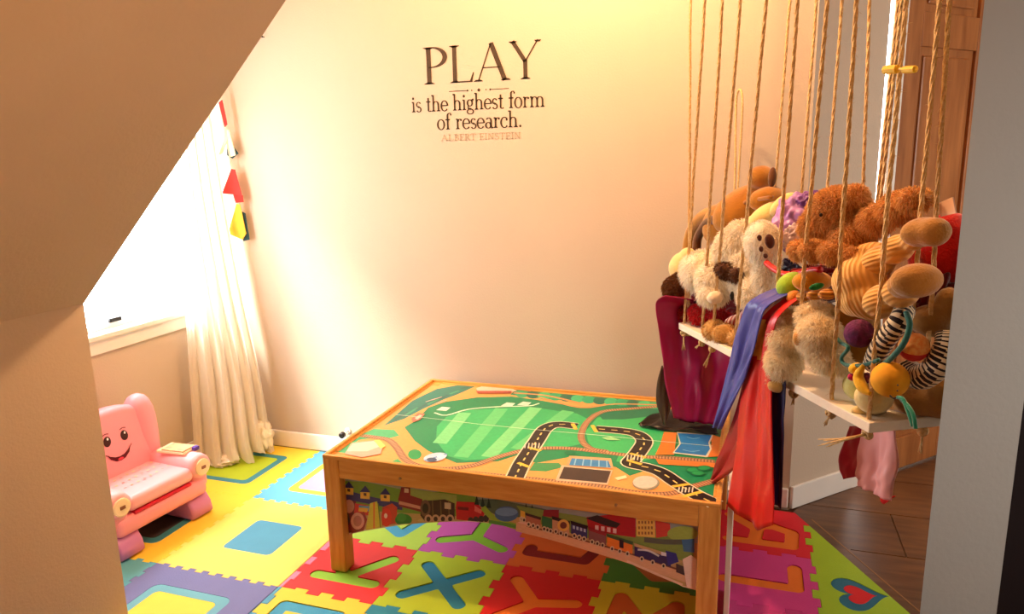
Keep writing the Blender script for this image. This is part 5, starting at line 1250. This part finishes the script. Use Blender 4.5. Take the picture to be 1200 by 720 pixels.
# ------------------------------------------------------------------ capes hanging from the shelf
def interp(L, t):
    L = [Vector((x, y, 0)) for x, y in L]; P = sm(L, 10) if len(L) > 2 else [L[0].lerp(L[1], i / 10) for i in range(11)]
    k = t * (len(P) - 1); i = min(int(k), len(P) - 2); return P[i].lerp(P[i + 1], k - i)
def sheet(name, left, right, pln, folds, amp, m, parent, nu=36, nv=44, ph=0, grow=1, off=0, bowl=0, patch=None, tuck=0, tip=0):
    from mathutils import noise
    """hanging cloth between two edges in a real vertical plane, folded along its fall"""
    p0, nn = pln; V, Fc = [], []
    for i in range(nv + 1):
        t = i / nv; a, b = interp(left, t), interp(right, t)
        for j in range(nu + 1):
            u = j / nu; q = a.lerp(b, u); p = on_pl(q.x, q.y, p0, nn)
            wv = math.sin(2 * PI * folds * u + ph + .9 * math.sin(2.2 * t)) + .4 * math.sin(2 * PI * folds * 2.3 * u + 1.7 + 2 * t)
            cr = noise.noise(Vector((u * 3.1 + ph * 7, t * 2.2 - u * 1.4, ph))) + .55 * noise.noise(Vector((u * 6.5 + t * 3, t * 5.0, ph * 3)))
            p = p - nn * (off + amp * (.35 + .65 * t ** grow) * (.7 * wv + 1.5 * cr + .7) + bowl * math.sin(PI * u))
            if tuck and t < .16: p = p + nn * tuck * (1 - t / .16) ** 2
            if tip: p = p - Vector((0, 0, tip * max(0, (t - .75) / .25) ** 1.6 * max(0, 1 - abs(u - .62) / .62)))
            V.append(p)
    for i in range(nv):
        for j in range(nu): k = i * (nu + 1) + j; Fc.append((k, k + 1, k + nu + 2, k + nu + 1))
    fm = None
    if patch: fm = [1 if patch[1] < j / nu < patch[2] and patch[3] + .1 * j / nu < i / nv < patch[4] + .12 * j / nu else 0 for i in range(nv) for j in range(nu)]
    o = obj(name, V, Fc, m, parent, smooth=True, mats=[m, patch[0]] if patch else None, fm=fm); s_ = o.modifiers.new('thickness', 'SOLIDIFY'); s_.thickness = .0016; return o
# magenta cape over the left end
PLl = (BL - BE * .035, -BE if False else BE * -1)
PLl = (BL - BE * .04, BE)
t = thing('cape', bw(-.04, .04, BZ0), 'magenta satin cape with black lining hanging from the left shelf end onto the table', 'cape')
mg = sheet('satin', [(771, 342), (769, 362), (774, 395), (779, 430), (784, 460), (792, 492)], [(842, 352), (852, 380), (858, 410), (860, 440), (856, 470), (842, 500)], PLl, 2.1, .013, SAT('magenta_satin', (170, 10, 80)), t, 40, 44, .6, tuck=.07)
sheet('dark_side', [(802, 392), (800, 420), (798, 450), (798, 478), (800, 496)], [(826, 392), (828, 420), (826, 450), (822, 478), (818, 500)], PLl, 1, .004, SAT('wine_satin', (70, 6, 30)), t, 14, 30, .3, off=.026)
sheet('grey_flap', [(780, 432), (775, 452), (774, 475), (782, 502)], [(781, 432), (790, 450), (792, 475), (786, 503)], PLl, 1, .004, SAT('grey_satin', (92, 80, 72)), t, 12, 24, .5, off=.034)
V, Fc = [], []
bh = [(748, 498, .004), (768, 485, .02), (790, 478, .03), (815, 488, .03), (838, 500, .012)]; fh = [(752, 500, .004), (772, 503, .006), (795, 504, .008), (820, 507, .008), (842, 508, .006)]
b3 = sm([on_z(x, y, TZ + z) for x, y, z in bh], 6); f3 = sm([on_z(x, y, TZ + z) for x, y, z in fh], 6); K = len(b3)
for i in range(K):
    for j in range(7): q = b3[i].lerp(f3[i], j / 6); q.z = max(q.z + .008 * math.sin(j * 1.1 + i * .5), TZ + .003); V.append(q)
for i in range(K - 1):
    for j in range(6): k = i * 7 + j; Fc.append((k, k + 1, k + 8, k + 7))
o = obj('black_hem', V, Fc, SAT('black_satin', (30, 24, 26)), t, smooth=True); s_ = o.modifiers.new('thickness', 'SOLIDIFY'); s_.thickness = .0016
# red cape with blue lining over the front edge
PF = (BL - BN * .02, BN)
t = thing('cape', bw(.42, -.02, BZ0), 'red satin cape with a dark blue lining hanging over the front of the shelf', 'cape')
sheet('satin', [(906, 344), (892, 385), (882, 430), (876, 470), (870, 530), (862, 592)], [(922, 348), (913, 390), (911, 430), (912, 480), (914, 560), (915, 606)], PF, 1.25, .007, SAT('red_cape_satin', (206, 24, 20)), t, 36, 50, .2, off=.012, tuck=.06, tip=.05, patch=(SAT('gold_satin', (236, 160, 60)), -.1, .5, .1, .3))
sheet('side_lobe', [(893, 400), (876, 445), (862, 495), (848, 530), (836, 560)], [(902, 402), (890, 450), (880, 500), (866, 545), (840, 566)], PF, 1.2, .006, SAT('crimson_satin', (168, 14, 26)), t, 20, 36, 1.1, off=.004)
sheet('blue_lining', [(898, 436), (900, 480), (904, 530), (908, 590)], [(919, 446), (918, 485), (917, 535), (914, 598)], PF, .8, .004, SAT('navy_satin', (30, 30, 74)), t, 14, 30, .2, off=-.004)
t = thing('sash', bw(.33, -.03, BZ0), 'long blue satin sash hanging over the front of the shelf beside the red cape', 'sash')
sheet('satin', [(897, 336), (882, 372), (871, 410), (860, 452), (847, 500)], [(914, 342), (904, 380), (894, 418), (880, 455), (857, 502)], PF, 1.3, .006, SAT('blue_satin', (64, 70, 160)), t, 24, 44, .8, off=.026, tuck=.08)
# pink satin under the shelf
PP = (BL + BN * .13, BN)
t = thing('cape', bw(.85, .13, BZ0), 'pale pink satin cape with a rose lining hanging under the right end of the shelf', 'cape')
sheet('satin', [(1012, 500), (1008, 530), (1006, 555), (1008, 570)], [(1050, 500), (1052, 530), (1050, 560), (1048, 587)], PP, 1.4, .008, SAT('pink_satin', (240, 170, 166)), t, 24, 30, .4)
sheet('rose_lining', [(992, 500), (984, 525), (981, 545), (988, 562)], [(1020, 500), (1016, 525), (1012, 545), (1004, 558)], PP, 1, .006, SAT('rose_satin', (190, 50, 80)), t, 18, 24, .9, off=-.012)
sheet('red_corner', [(1028, 580), (1030, 588)], [(1046, 582), (1032, 592)], PP, .6, .002, SAT('red_satin', (214, 30, 30)), t, 8, 6, .2, off=-.008)
